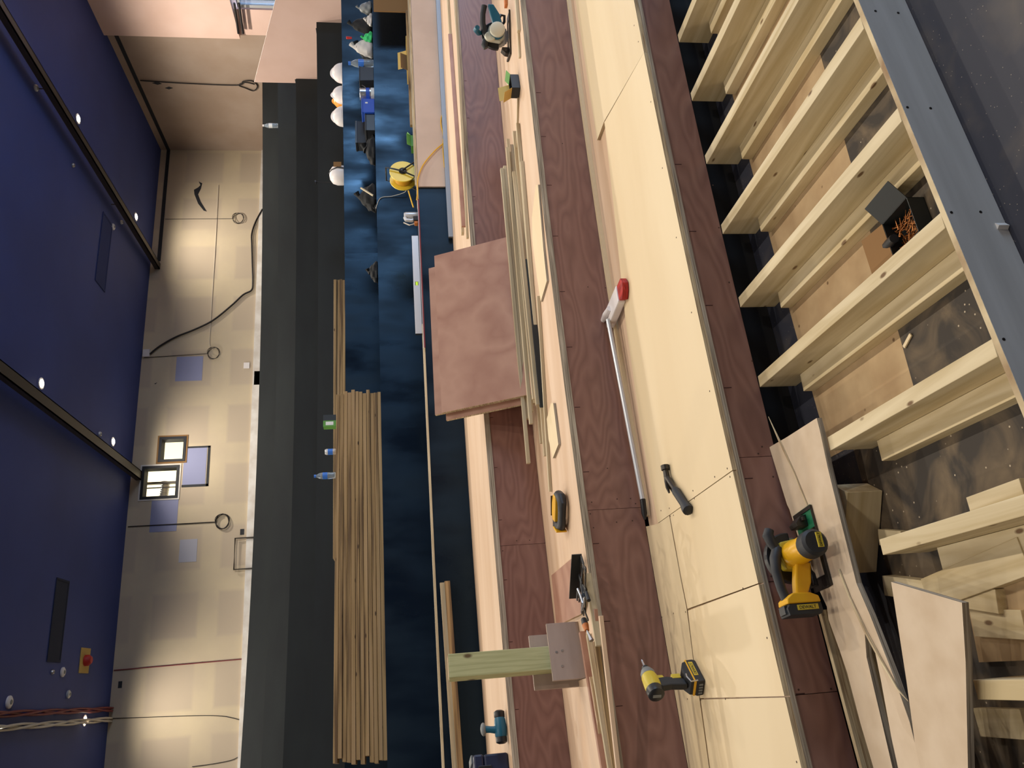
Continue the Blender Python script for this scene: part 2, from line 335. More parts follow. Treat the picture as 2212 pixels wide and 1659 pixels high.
mb = MB().box(XL, SIDEX, WALLY-.03, WALLY, 4.25, 4.50); struct(mb.build('trim_1', 'skim_white'))
# side wall (right in the upright picture) : recessed part, bulkhead and lobby opening
mb = MB().box(SIDEX, SIDEX+.2, 11.85, WALLY, 0, CEIL); struct(mb.build('wall_right', 'plaster'))
mb = MB().box(SIDEX-.12, SIDEX+.2, -9, 11.85, 4.29, CEIL).box(SIDEX-.12, SIDEX+.2, -9, 8.2, 0, 4.29).box(SIDEX-.02, SIDEX+.2, 11.25, 11.85, 0, 4.29)
struct(mb.build('wall_right_bulkhead', 'pink_board'))
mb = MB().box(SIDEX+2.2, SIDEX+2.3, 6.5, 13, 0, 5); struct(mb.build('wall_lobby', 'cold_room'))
r = thing('door_1', None, None, (SIDEX-.02, 9.9, 3.05)); [r.__delitem__(k) for k in list(r.keys())]; struct(r)
f = MB()
for y in (-1.6, -.55, .5, 1.25): f.box(0, .06, y, y+.06, 0, 1.16)
for z in (0, .34, 1.1): f.box(0, .06, -1.6, 1.31, z, z+.06)
f.build('door_frame', 'alu', r); f = MB().box(.025, .035, -1.56, 1.27, .03, 1.12); f.build('door_glass', 'water', r)
mb = MB().box(XL-.2, XL, -9, WALLY+.2, 0, CEIL); struct(mb.build('wall_left', 'plaster'))
# floor
mb = MB().box(XL, SIDEX+3, -9, WALLY, -.1, 0); struct(mb.build('floor', 'black_floor'))

# black grooves (tape line) round the top of the plaster
gz = lambda y: PX(365,315,SIDEX).z
g = MB(); z1 = PY(356,400,WALLY).z
g.box(8.75, SIDEX, WALLY-.012, WALLY, z1-.05, z1+.02); g.box(SIDEX-.012, SIDEX, 11.86, WALLY-.012, z1-.05, z1+.02)
tag(g.build('shadow_gap_strip', 'black_tape', base=True), 'black strip running high along the plastered corner below the blue ceiling', 'strip')
# ------------------------------------------------------------------ old black tiers
for k in range(3, 10):
    mb = MB(); xl, xr = -8.9, (11.5 if k > 4 else 11.3)
    if k < 9: curve_strip(mb, k, xl, xr, 0, .03, 0, HT[k], k1=k+1)
    else: curve_strip(mb, k, xl, xr, 0, 1.2, 0, HT[k])
    o = mb.build('seating_tier', 'black_gloss' if k in (3, 4, 5) else 'black_matte'); struct(o)
# dark carcass hidden under the new plywood tiers
for k in range(3):
    mb = MB(); curve_strip(mb, k, -6, 8, .06, .02, .001, HT[k]-.045, k1=k+1); struct(mb.build('tier_carcass', 'void'))
# thin dark nosing boards on the two gloss tiers
# ------------------------------------------------------------------ new plywood tiers
def X_at(x, y, k): return PR(x, y, k).x
def nose_pts(k, xa, xb, off=-.006, n=10): return [(lerp(xa, xb, i/n), YR(k, lerp(xa, xb, i/n))+off) for i in range(n+1)]
NXL, NXR = -3.2, 7.0
RISERS = []; SHEETS = []
def riser(k, cuts, labels):
    for i in range(len(cuts)-1):
        a, b = cuts[i]+.001, cuts[i+1]-.001; mb = MB(); z0 = (HT[k-1] if k else .150)+.001
        curve_strip(mb, k, a, b, 0, .018, z0, HT[k]-.037)
        o = mb.build('riser_board', 'ply_red', base=True); tag(o, labels[i], 'plywood board', None); RISERS.append((k, a, b, o))
x0 = X_at(1630, 987, 0); x0b = X_at(1705, 1503, 0)
riser(0, [-2.6, x0b, x0, 5.5], ['red-brown plywood riser below the lowest pale step, short left piece under the drill', 'red-brown plywood riser below the lowest pale step, behind the yellow circular saw', 'long red-brown plywood riser of the lowest step, above the open joists'])
x1 = X_at(1330, 1099, 1)
riser(1, [NXL, x1, NXR], ['reddish plywood riser of the second step, left half behind the impact driver', 'long reddish plywood riser of the second step, right half behind the broom'])
x2 = X_at(1120, 1177, 2)
riser(2, [NXL, x2, NXR+.6], ['dark reddish plywood riser of the third step, behind the timber post', 'reddish plywood riser of the third step, right part behind the leaning panels'])
# treads of steps two and three: double boards with rough sawn edges
for k, mt, lab in ((1, 'ply_pink', 'pinkish plywood tread of the second step carrying the jigsaw and battens'), (2, 'ply_pink', 'narrow pinkish plywood tread of the third step carrying the teal drill')):
    mb = MB(); curve_strip(mb, k, NXL, NXR+(.6 if k == 2 else 0), -.006, -.001, HT[k]-.036, HT[k], k1=k+1, side=1)
    tag(mb.build('tread_board', [mt, 'ply_edge'], base=True), lab, 'step board')
# lowest step: pink base board + pale top sheets with joints
mb = MB(); curve_strip(mb, 0, -2.6, 5.5, -.006, -.001, HT[0]-.036, HT[0]-.0185, k1=1, side=1)
tag(mb.build('base_board', ['ply_pink', 'ply_edge'], base=True), 'pinkish plywood under-layer showing as a strip along the back of the lowest step', 'step board')
Z0 = HT[0]
def q(x, y, z=Z0): p = P(x, y, z); return (p.x, p.y)
def tread(name, label, cat, pts, *a): o = sheet(name, label, cat, pts, *a); SHEETS.append((o, pts)); return o
def nose_between(x_a, x_b): return nose_pts(0, x_a, x_b, -.006, 12)
def nx(x, y): return P(x, y, Z0).x
n1 = nx(1392,110); n2 = nx(1583,1016); n3 = nx(1635,1262); n4 = nx(1693,1505)
tread('tread_sheet', 'pale plywood sheet at the far right end of the lowest step, with pointed cut corner', 'plywood sheet', [q(1232,-90), q(1243,0), q(1266,150), q(1290,303), q(1305,262)]+nose_between(n1+.0004, 5.4), Z0-.018, Z0, 'ply_pale', 'pale_edge')
tread('tread_sheet', 'longest pale plywood sheet on the lowest step, in front of the broom', 'plywood sheet', [q(1305.5,263), q(1325,440), q(1352,700), q(1386,940), q(1421,1130)][::-1]+[q(1307,262)]+nose_between(n1-.0004, n2+.002)[0:], Z0-.018, Z0, 'ply_pale', 'pale_edge')
tread('tread_sheet', 'pale plywood sheet under the grip of the hammer on the lowest step', 'plywood sheet', [q(1485,1315), q(1472,1250), q(1447,1113)]+nose_between(n2-.002, n3+.002), Z0-.018, Z0, 'ply_pale', 'pale_edge')
tread('tread_sheet', 'pale plywood sheet in front of the impact driver between two cross joints', 'plywood sheet', [q(1512,1508), q(1498,1420), q(1486,1319)]+nose_between(n3-.002, n4+.002), Z0-.018, Z0, 'ply_pale', 'pale_edge')
tread('tread_sheet', 'pale plywood sheet at the left end of the lowest step', 'plywood sheet', [q(1560,1790), q(1534,1659), q(1513.5,1511)]+nose_between(n4-.002, -1.9), Z0-.018, Z0, 'ply_pale', 'pale_edge')
xb = P(1393,1139,Z0).x
back = [(lerp(xb, -1.9, i/10), YR(1, lerp(xb, -1.9, i/10))-.003) for i in range(11)]
tread('tread_strip', 'narrow pale plywood strip against the riser that the impact driver stands on', 'plywood strip', back+[q(1558,1790), q(1531.5,1659), q(1511,1510), q(1496.5,1420), q(1483.5,1317), q(1470,1250), q(1445.5,1114), q(1420,1132)], Z0-.018, Z0, 'ply_pale', 'pale_edge')
p0 = P(1394,1120,Z0-.018)
mb = MB(); curve_strip(mb, 1, p0.x, 5.4, -.034, -.003, Z0-.018, Z0+.004)
tag(mb.build('lath', 'ply_pale', base=True), 'thin pale lath lying at the foot of the second riser behind the broom', 'lath')
# screws and pencil ticks on the risers
for k, pts in ((0, [(1575,350),(1640,800),(1570,600)]),):
    pass
def ticks(k, pts):
    mb = MB()
    for (x, y, L) in pts:
        p = PR(x, y, k); z = min(max(p.z, (HT[k-1] if k else .15)+.02+L), HT[k]-.04)
        mb.box(p.x-.0016, p.x+.0016, YR(k, p.x)-.0012, YR(k, p.x)-.0002, z-L, z)
    return mb
TICKS = {0: [(1452,355),(1491,500),(1518,660),(1560,838),(1610,1034),(1655,1257),(1713,1500)], 1: [(1155,200),(1166,295),(1178,400),(1194,510),(1205,630),(1220,750),(1238,880),(1256,1020),(1278,1175),(1300,1343),(1328,1526)], 2: [(1008,175),(1010,255),(1020,425),(1030,483),(1066,902),(1070,1010),(1083,1123),(1088,1253),(1098,1387),(1110,1533)]}
HOLE = {0: [(1540,400),(1553,492),(1575,610),(1625,780),(1646,965),(1638,980),(1666,1245),(1725,1490),(1795,1488),(1670,1030),(1600,648)], 1: [(1215,310),(1270,620),(1308,622),(1278,1085),(1275,1110),(1282,1140),(1333,1078),(1332,1128),(1362,1077),(1366,1125),(1373,1088),(1312,1012)], 2: [(1116,1168),(1144,1167),(1086,1190)]}
def child_of(o, mb, name, mt, stuff=True):
    if not mb.v: return
    c = mb.build(name, mt); c.parent = o; c.location = -o.location
    if stuff: c['kind'] = 'stuff'
for k, a, b, o in RISERS:
    mb = MB(); m2 = MB()
    for x, y in TICKS[k]:
        p = PR(x, y, k)
        if a < p.x < b: z = HT[k]-.042; L = .03 if k < 2 else .02; mb.box(p.x-.0016, p.x+.0016, YR(k, p.x)-.0012, YR(k, p.x)-.0002, z-L, z)
    for x, y in HOLE[k]:
        p = PR(x, y, k)
        if a < p.x < b: m2.lathe([(.0035, -.0008), (.0035, 0)], (p.x, YR(k, p.x), p.z), axis='y', n=8)
    child_of(o, mb, 'pencil_marks', 'pencil'); child_of(o, m2, 'screw_holes', 'screw_hole')
SC = [(1370,55),(1379,90),(1406,220),(1431,363),(1461,513),(1494,675),(1533,845),(1571,1012),(1577,1030),(1544,1030),(1546,1042),(1497,1060),(1500,1077),(1446,1098),(1428,1103),(1448,1115),(1455,1113),(1420,1126),(1485,1318),(1535,1300),(1586,1280),(1605,1271),(1514,1512),(1567,1510),(1624,1507),(1684,1506),(1455,1325),(1481,1322),(1430,1333),(1485,1510),(1459,1509),(1657,1378),(1721,1646)]
def inside(p, poly):
    c = False
    for (x1, y1), (x2, y2) in zip(poly, poly[1:]+poly[:1]):
        if (y1 > p[1]) != (y2 > p[1]) and p[0] < (x2-x1)*(p[1]-y1)/(y2-y1)+x1: c = not c
    return c
for o, poly in SHEETS:
    mb = MB()
    for x, y in SC:
        p = P(x, y, Z0)
        if inside((p.x, p.y), poly): mb.lathe([(.0035, 0), (.0035, .0008)], (p.x, p.y, Z0), n=8)
    child_of(o, mb, 'screw_holes', 'screw_hole')

# ------------------------------------------------------------------ front platform under construction: joists, ledgers, fascia
FZ = .149
def YF(x): return 1.445+.098*x          # fascia line
for x0_, x1_, lab in ((-.28, 2.2, 'long grey plywood front board fixed across the joist ends'),):
    mb = MB(); pts = [(x0_, YF(x0_)), (x1_, YF(x1_)), (x1_, YF(x1_)+.018), (x0_, YF(x0_)+.018)]
    if 0: pass
    mb.prism([(x0_, YF(x0_)), (3.3, YF(3.3)), (3.3, YF(3.3)+.018), (x0_, YF(x0_)+.018)], .001, FZ+.002)
    o = mb.build('front_board', 'fascia', base=True); tag(o, lab, 'board')
    mb = MB(); mb.prism([(x0_, YF(x0_)+.0005), (3.3, YF(3.3)+.0005), (3.3, YF(3.3)+.0175), (x0_, YF(x0_)+.0175)], FZ+.002, FZ+.0024)
    w_ = mb.build('board_top_edge', 'pale_edge'); w_.parent = o; w_.location = -o.location
    mb = MB()
    for (x, y) in ((1960,232),(2010,234),(2055,459),(2118,458),(2168,733),(1891,24),(1940,28)):
        d = ray(x, y); t = 1.5/d.y
        for _ in range(20): t = YF(t*d.x)/d.y
        p = d*t+Vector((0,0,EYE)); s_ = MB().lathe([(.004, -.0008), (.004, 0)], (p.x, YF(p.x), max(.02, p.z)), axis='y', n=8).build('board_screw', 'dark_steel'); s_.parent = o; s_.location = -o.location
JX = [3.15, 2.79, 2.43, 2.07, 1.70, 1.343, .988, .624, .268, -.09]
whr = ['at the far right edge of the picture','second from the right edge of the picture','third from the right edge','fourth from the right edge','right of the longest tan bays','right of the middle bay','right of the screw box bay','left of the open screw box','beside the MDF strip tip','in front of the yellow circular saw, nearest the diagonal block']
for i, x in enumerate(JX):
    yf = YF(x)+.0185+.003; yb = YR(0, x)-.004
    if i == 7: yb = 2.31
    if i == 8: yb = 2.16
    if i == 9: yb = 1.56; 
    if i == 9: continue
    plank('floor_joist', 'upright joist of the unfinished step, '+whr[i], 'joist', (x, yf, .001), (x, yb, .001), .045, .148, 'joist', 'joists of the unfinished front step')
    yl = min(yb-.10, YR(0, x)-.13); lx = x-.0225-.034
    plank('joist_ledger', 'low ledger batten on the joist '+whr[i], 'batten', (lx, yf, .001), (lx, yl if i < 7 else yb-.1, .001), .066, .046, 'joist', 'low battens beside the joists')
plank('floor_joist', 'pale joist end poking out at the lower left beside the large MDF offcut', 'joist', (P(2105,1490,FZ).x, P(2105,1490,FZ).y, .001), (P(2105,1490,FZ).x, YF(-.1)+.03, .001), .045, .146, 'joist', 'joists of the unfinished front step')
# dusty boards and bare floor in the bays
mb = MB(); n = 14; pts = []
xs = [lerp(.645, 3.2, i/n) for i in range(n+1)]
mb.prism([(x, 2.03+.01*x) for x in xs]+[(x, YR(0, x)-.10) for x in xs[::-1]], .0001, .0009)
tag(mb.build('dusty_boards', 'dust_board', base=True), 'tan sawdust covered boards lying in the bays between the joists', 'floor board')
tag(MB().prism([(-.06,1.60),(.20,1.60),(.20,2.02),(-.06,2.05)], .001, .02).build('dusty_boards', 'dust_board', base=True), 'small tan board piece lying low beside the near joist', 'floor board')
mb = MB().prism([(-1.2, YF(-1.2)+.02), (3.2, YF(3.2)+.02), (3.2, 2.055), (.645, 2.04), (.64, 2.42), (-1.2, 2.30)], .0001, .0008)
struct(mb.build('floor_dusty', 'dust_black'))
# diagonal block and pieces by the lower bay
plank('timber_block', 'short chunky timber block lying across the bay beside the yellow circular saw', 'timber', P(1880,1052,.02), P(1868,1225,.02), .085, .12, 'joist', None, lift=-.015)
plank('timber_offcut', 'small wedge of pale timber on the dark floor behind the near joist end', 'timber', P(1905,1160,.02), P(1955,1165,.02), .05, .03, 'joist', lift=-.018)
plank('timber_offcut', 'pale scrap of timber lying against the near joist above the dark dusty floor', 'timber', P(2090,1095,.05), P(2205,1055,.05), .05, .045, 'joist', lift=-.048)
plank('wood_sliver', 'small pale wood sliver lying on the dark floor of the fourth bay', 'offcut', P(1955,750,.002), P(1970,722,.002), .012, .006, 'ply_pale')
mb = MB().prism([q(2152,472,.0), q(2182,486,.0), q(2178,497,.0), q(2154,492,.0)], .001, .03)
tag(mb.build('wood_wedge', 'skim_white', base=True), 'small white wedge of wood on the black floor in front of the grey board', 'offcut')
plank('floor_joist', 'short joist lying low under the large MDF offcut at the lower left', 'joist', P(2000,1285,.05), P(2212,1200,.05), .09, .05, 'joist', 'joists of the unfinished front step', lift=-.049)
plank('noggin', 'low timber crossing beneath the large MDF offcut', 'timber', P(1905,1265,.05), P(2150,1300,.05), .06, .045, 'joist', lift=-.049)
for i, (a, b) in enumerate((((2100,1345),(2212,1350)), ((2110,1560),(2212,1565)))):
    plank('noggin', ['tan low timber showing past the large MDF offcut, upper of two','tan low timber showing past the large MDF offcut, near the picture corner'][i], 'timber', P(*a, .03), P(*b, .03), .07, .03, 'joist', lift=-.029)

# boards laid across the joists under the saw
BZ = FZ+.002
def boardpoly(name, label, pts, z=BZ, t=.018, mt='mdf', edge='ply_edge', cat='board'):
    return sheet(name, label, cat, [q(x, y, z+t) for x, y in pts], z, z+t, mt, edge)
boardpoly('mdf_strip', 'long tan MDF strip with a rip cut, lying under the yellow circular saw', [(1662,966),(1700,944),(1764,903),(1771,930),(1788,1010),(1815,1120),(1850,1260),(1880,1330),(1930,1460),(1965,1560),(1976,1604),(1950,1570),(1905,1440),(1867,1355),(1872,1420),(1905,1560),(1928,1659),(1960,1790),(1915,1790),(1887,1659),(1858,1560),(1830,1453),(1812,1400),(1790,1339),(1786,1310),(1768,1271),(1760,1271),(1730,1180),(1705,1100),(1700,1090)][::-1])
boardpoly('mdf_offcut', 'slim tan MDF offcut lying beside the ripped strip, left of the large offcut', [(1882,1368),(1915,1440),(1948,1530),(1976,1604),(2010,1700),(2040,1790),(1973,1790),(1940,1659),(1925,1590),(1903,1470)], z=BZ, t=.017)
boardpoly('mdf_sheet', 'large tan MDF offcut with a slanted end, lowest left thing in the picture', [(1925,1257),(2078,1302),(2086,1430),(2091,1659),(2096,1790),(2015,1790),(1976,1604),(1958,1470)], z=BZ+.018, t=.018)
# thin rip splinter
mb = MB(); pa = [P(x, y, BZ+.022) for x, y in ((1812,1230),(1835,1290),(1870,1365),(1905,1430),(1940,1490),(1962,1515))]
mb.tube(pa, [.004,.004,.005,.005,.003,.001], 5); tag(mb.build('wood_splinter', 'pale_edge'), 'long thin splintered strip curling off the ripped MDF beside the saw', 'offcut')
mb = MB(); pa = [P(x, y, BZ+.021) for x, y in ((1660,900),(1685,955),(1715,1020),(1745,1095))]; mb.tube(pa, [.001,.004,.003,.003], 5)
tag(mb.build('wood_splinter', 'pale_edge'), 'thin splinter of wood pointing from the saw shoe past the strip end', 'offcut')
# pale plywood upright strip in front of the lowest riser
mb = MB(); xa, xb_ = P(1765,1320,.15).x, -1.3
curve_strip(mb, 0, xb_, xa, -.055, -.037, .001, .165, side=0); tag(mb.build('plywood_strip', 'pale_edge', base=True), 'pale plywood strip on edge just in front of the riser behind the saw battery', 'plywood strip')

# ------------------------------------------------------------------ battens and boards on the second step
T1 = HT[1]
rows = [(( 1081,310),(1128,850),0,.020,.022),((1090,325),(1136,1000),0,.021,.022),((1096,300),(1141,912),1,.02,.022),((1103,330),(1147,900),1,.022,.022),((1109,318),(1152,878),0,.02,.022),((1117,365),(1158,870),0,.018,.022)]
bz = T1+.002
spec = [((1108,314),(1158.5,872),0),((1114.5,285),(1166.5,868),0),((1122,268),(1174,880),0),((1131,350),(1183,985),0),
        ((1108,302),(1160,890),1),((1114.5,330),(1166,862),1),((1121,372),(1174,875),1),
        ((1108,360),(1161,905),2),((1114.5,320),(1168,915),2),((1109,365),(1170.5,1000),3)]
lb = ['pale batten at the back of the bottom layer of the batten bundle','pale batten second from the back in the bottom layer of the bundle','pale batten third from the back in the bottom layer of the bundle','front batten of the bundle, nearest the step edge','back batten in the second layer of the bundle','middle batten in the second layer of the bundle','front batten in the second layer of the bundle','back batten in the third layer of the bundle','front batten in the third layer of the bundle','topmost batten of the bundle, its white end sticking out farthest left']
for (a, b, lv), l in zip(spec, lb):
    z = bz+lv*.0245; wd = .026
    pa = P(*a, bz); pb = P(*b, bz); pa.z = pb.z = z
    plank('batten', l, 'batten', pa, pb, wd, .0235, 'batten', 'bundle of battens on the second step')
plank('dark_strip', 'long dark strip lying along the front of the batten bundle', 'straight edge', P(1146,560,bz), P(1178.5,880,bz), .007, .035, 'black_card')  # thin dark strip set along the front battens
def flat(name, label, pts, z, t, mt, edge='ply_edge', cat='offcut', group=None): return sheet(name, label, cat, [q(x, y, z+t) for x, y in pts], z, z+t, mt, edge, group)
flat('plywood_offcut', 'pale plywood offcut with a pointed end, right of the step edge opposite the broom head', [(1157,400),(1162,399),(1174,540),(1181,607),(1168,652),(1160,600),(1150,520),(1149,470)], T1+.001, .012, 'ply_pale')
flat('plywood_offcut', 'small pale slanted plywood offcut beside the tail of the batten bundle', [(1181,905),(1190,871),(1195,871),(1206,960),(1194,990),(1185,950)], T1+.001, .014, 'ply_pale')
plank('batten', 'single pale batten lying along the second step up to the jigsaw', 'batten', P(1166,640,T1+.001), P(1192,1062,T1+.001), .024, .018, 'batten')
plank('batten', 'short batten between the bundle and the slanted offcut on the second step', 'batten', P(1150,700,T1+.001), P(1172,958,T1+.001), .024, .016, 'batten')
plank('batten', 'weathered batten lying by the step edge in front of the teal circular saw', 'batten', P(1116,-40,T1+.001), P(1124,68,T1+.001), .03, .02, 'batten')
plank('batten', 'thin batten pointing to the green screw box on the second step', 'batten', P(1122,70,T1+.001), P(1125,125,T1+.001), .022, .014, 'batten')
plank('batten', 'thin batten running from the green screw box toward the batten bundle', 'batten', P(1121,210,T1+.001), P(1118,330,T1+.001), .018, .012, 'batten')
plank('batten', 'brown lath lying at the back of the second step behind the teal circular saw', 'batten', P(1092,-60,T1+.001), P(1096,14,T1+.001), .05, .02, 'wood_handle')

# left part of the second step
flat('plywood_sheet', 'reddish wood-grained sheet lying flat on the second step beside the clamps', [(1191,1243),(1246,1197),(1258,1240),(1262,1300),(1256,1326),(1225,1341),(1202,1352)], T1+.001, .018, 'ply_red_panel', 'pale_edge', 'plywood board')  # flat reddish-brown sheet with a slanted outline
flat('plywood_sheet', 'whitish plywood board lying on the second step left of the timber post', [(1222,1480),(1274,1462),(1290,1560),(1312,1800),(1268,1800),(1240,1580)], T1+.001, .018, 'ply_pink', 'pale_edge', 'plywood board')
L1 = [((1276,1239),(1301,1395),.02,.03,'pale batten beside the black clamp rail at the step edge','batten'),
 ((1290,1315),(1297,1390),.02,.016,'small reddish lath by the step edge below the chisel','ply_red_panel'),
 ((1263,1365),(1318,1700),.03,.028,'reddish batten passing in front of the packing blocks','ply_red_panel'),
 ((1276,1370),(1330,1700),.026,.022,'thin tan batten beside the reddish batten left of the chisel','batten'),
 ((1292,1385),(1338,1700),.03,.02,'grey-brown batten next to the step edge at the lower left','old_batten'),
 ((1302,1330),(1344,1700),.022,.018,'pinkish lath running along the rough step edge at the lower left','ply_pink')]
for a, b, wd, h, l, mt in L1: plank('batten', l, 'batten', P(*a, T1+.001), P(*b, T1+.001), wd, h, mt)

# three plywood panels standing on the second step and leaning back on the third
D0 = PY(1149.6,850.5,4.71); C0 = PY(1112.4,507.4,4.87); A0 = PY(954,886,4.955)
D0.z = max(D0.z, T1+.002); ua = (C0-D0).normalized(); va = (A0-D0); va = (va-va.dot(ua)*ua); ph = va.length; va.normalize(); na = ua.cross(va); pw = (C0-D0).length
if na.y > 0: na = -na
for i, (u0, u1, dh, l) in enumerate(((0, pw, 0, 'front reddish plywood panel of the leaning stack, showing its oval grain'), (.005, pw-.085, .055, 'middle plywood panel of the leaning stack, its top edge standing highest'), (-.042, pw-.16, -.015, 'rearmost plywood panel of the leaning stack, sticking out at the left'))):
    t = .017; mb = MB(); o_ = D0-na*(.0185*i)
    f = [o_+ua*u0, o_+ua*u1, o_+ua*u1+va*(ph+dh), o_+ua*u0+va*(ph+dh)]; bk = [p-na*t for p in f]
    o = MB(); o.add([tuple(p) for p in f+bk], [(0,1,2,3),(7,6,5,4)], 0); o.add([tuple(p) for p in f+bk], [(0,4,5,1),(1,5,6,2),(2,6,7,3),(3,7,4,0)], 1)
    tag(o.build('plywood_sheet', ['ply_red_panel', 'pale_edge'], base=True), l, 'plywood panel', 'plywood panels leaning on the third step')

# ------------------------------------------------------------------ third step: strips, metal profile; riser cover board
T2 = HT[2]
for a, b, wd, h, mt, l in (((968,-40),(1002,505),.06,.02,'batten','pale batten lying along the back of the third step'),
    ((976,75),(1006,490),.02,.032,'ply_red_panel','dark reddish strip on edge on the third step'),
    ((984,-40),(1012,515),.03,.016,'batten','narrow weathered batten next to the rough edge of the third step')):
    plank('batten', l, 'batten', P(*a, T2+.001), P(*b, T2+.001), wd, h, mt)
mb = MB(); xa, xb = PR(965,517,3).x, 6.9
curve_strip(mb, 3, xa, xb, -.05, -.022, T2+.001, T2+.045); tag(mb.build('metal_profile', 'galvanised', base=True), 'silver metal channel lying at the foot of the riser on the third step', 'metal profile')
mb = MB(); xa = PR(930,405,3).x
curve_strip(mb, 3, xa, 7.4, -.019, -.001, T2+.046, HT[3]-.002); tag(mb.build('cover_board', ['tan_board', 'plaster'], base=True), 'tan board covering the right part of the black riser below the cable reel', 'board')
# front lip and stacked strips on the fourth step
T3 = HT[3]
mb = MB(); xa = PR(912,700,3).x; curve_strip(mb, 3, -1.4, xa, -.003, .06, T3+.001, T3+.02, side=0)
tag(mb.build('edge_strip', 'batten', base=True), 'long pale timber strip along the front edge of the black step, left half', 'timber strip')
mb = MB(); curve_strip(mb, 3, PR(905,450,3).x, 7.4, .0, .03, T3+.001, T3+.018); tag(mb.build('edge_strip', 'pale_edge', base=True), 'lowest pale strip on the black step edge behind the tan board', 'timber strip')
mb = MB(); curve_strip(mb, 3, PR(900,395,3).x, 7.2, .035, .06, T3+.001, T3+.03); tag(mb.build('edge_strip', 'batten', base=True), 'second pale strip on the black step edge behind the tan board', 'timber strip')
mb = MB(); curve_strip(mb, 3, PR(897,260,3).x, PR(888,12,3).x, .065, .11, T3+.001, T3+.055); tag(mb.build('edge_strip', 'old_batten', base=True), 'weathered strip on edge at the back of the strips behind the tan board', 'timber strip')
# two thin timbers propped in front of the black riser at the lower left
a = PR(948,1259,3,-.05); b = PR(985,1720,3,-.05)
plank('batten', 'grey-white batten lying below the timber strip, rear of the pair behind the post', 'batten', (a.x, YR(3,a.x)-.03, T3-.075), (b.x, YR(3,b.x)-.03, T3-.10), .03, .045, 'batten')
a = PR(954,1256,3,-.08)
plank('batten', 'weathered batten leaning in front of the black riser behind the post', 'batten', (a.x, YR(3,a.x)-.065, T3-.11), (b.x, YR(3,b.x)-.065, T3-.135), .03, .045, 'old_batten')
# spirit level and long staff on the fourth step edge
def along3(x1, y1, x2, y2, off, z): a = PR(x1, y1, 3, off); b = PR(x2, y2, 3, off); return Vector((a.x, a.y, z)), Vector((b.x, b.y, z))
a, b = along3(902,510,912,722,.03,T3+.002)
r = thing('spirit_level', 'white aluminium spirit level with a green vial lying on the black step edge', 'spirit level', (a+b)/2, math.atan2((a-b).y, (a-b).x)); L_ = (a-b).length
r.location.z = T3+.021
mb = MB().box(-L_/2, -.02, -.012, .012, 0, .062).box(.02, L_/2, -.012, .012, 0, .062).box(-.02, .02, -.012, .012, 0, .016).box(-.02, .02, -.012, .012, .046, .062); mb.build('rail', 'alu', r, bevel=.002)
[MB().box(s_*L_/2-.003, s_*L_/2+.003, -.013, .013, -.001, .063).build('end_cap', 'black_plastic', r) for s_ in (-1, 1)]
MB().lathe([(.011,-.018),(.011,.018)], (0,0,.031), 'x', 10).build('vial', 'vial', r)
a, b = along3(900,432,918,752,-.012,T3+.001)
plank('wooden_staff', 'long thin reddish rod with a white line lying along the black step edge', 'rod', a, b, .012, .02, 'red_cable', lift=0) if 0 else None
r = tag(plank('measuring_staff', 'long thin reddish staff with a white line lying along the black step edge', 'staff', Vector((a.x, YR(3,a.x)-.025, T3-.001)), Vector((b.x, YR(3,b.x)-.025, T3-.001)), .012, .012, 'red_cable'))
sl = (a-b).length; mb = MB().box(-sl/2, sl/2, -.0105, -.0095, .008, .016); w_ = mb.build('white_line', 'white_plastic', r)

# ------------------------------------------------------------------ stacked timbers on the black steps
def stack(k, xa, xb, z0, n, h, y0, wd, group, jag, tops, lab):
    for i in range(n):
        ja = random.uniform(-jag, jag); jb = random.uniform(-jag, jag)
        A = Vector((xa+ja, YR(k, xa)+y0+random.uniform(-.012,.012), z0+i*(h+.0012))); B = Vector((xb+jb, YR(k, xb)+y0+random.uniform(-.012,.012), z0+i*(h+.0012)))
        plank('stacked_timber', lab % ('topmost' if i == n-1 else 'lowest' if i == 0 else ['','second','third','fourth','fifth','sixth','seventh','eighth','ninth','tenth','eleventh','twelfth'][i]+' from the bottom'), 'timber', A, B, wd, h*random.uniform(.93,1), 'old_batten', group, bevel=.003)
ya = YR(4, 3.0); xa = PR(825,832,4).x; xb = PR(836,1645,4).x
stack(4, xb, xa, HT[4]+.001, 12, .0376, .28, .22, 'long timbers stacked on the fifth step', .035, 0, 'long weathered timber, %s in the big stack on the black step')
xa5 = PR(745,600,5).x; xb5 = PR(745,1203,5).x
stack(5, xb5, xa5, HT[5]+.001, 4, .034, .13, .16, 'long timbers stacked on the sixth step', .01, 0, 'weathered timber, %s in the smaller upper stack on the sixth step')

# ------------------------------------------------------------------ tools
def battery(parent, loc, rotz=0, txt='DEWALT', sx=1, body='black_rubber', trim='yellow'):
    """slide battery seen from its label side; local -Y is the label side"""
    X = loc if isinstance(loc, Matrix) else Matrix.Translation(loc) @ Matrix.Rotation(rotz, 4, 'Z')
    mb = MB(); mb.X = X; mb.prism([(-.062,0),(.058,0),(.064,.012),(.062,.040),(-.055,.040),(-.066,.026)], -.038, .038, 'y'); o = mb.build('battery', body, parent, bevel=.003)
    mb = MB(); mb.X = X
    for i in range(4): mb.box(-.0672, -.060, -.024+i*.014, -.016+i*.014, .008, .024)
    mb.build('battery_vents', 'grey_plastic', o)
    if txt:
        mb = MB(); mb.X = X; mb.box(-.030, .048, -.0392, -.038, .016, .034); mb.build('label', 'yellow2', o)
        text(txt, .0155, 'black_plastic', o, X @ axes((.008,-.0396,.0245), (1,0,0), (0,0,1)))
    return o
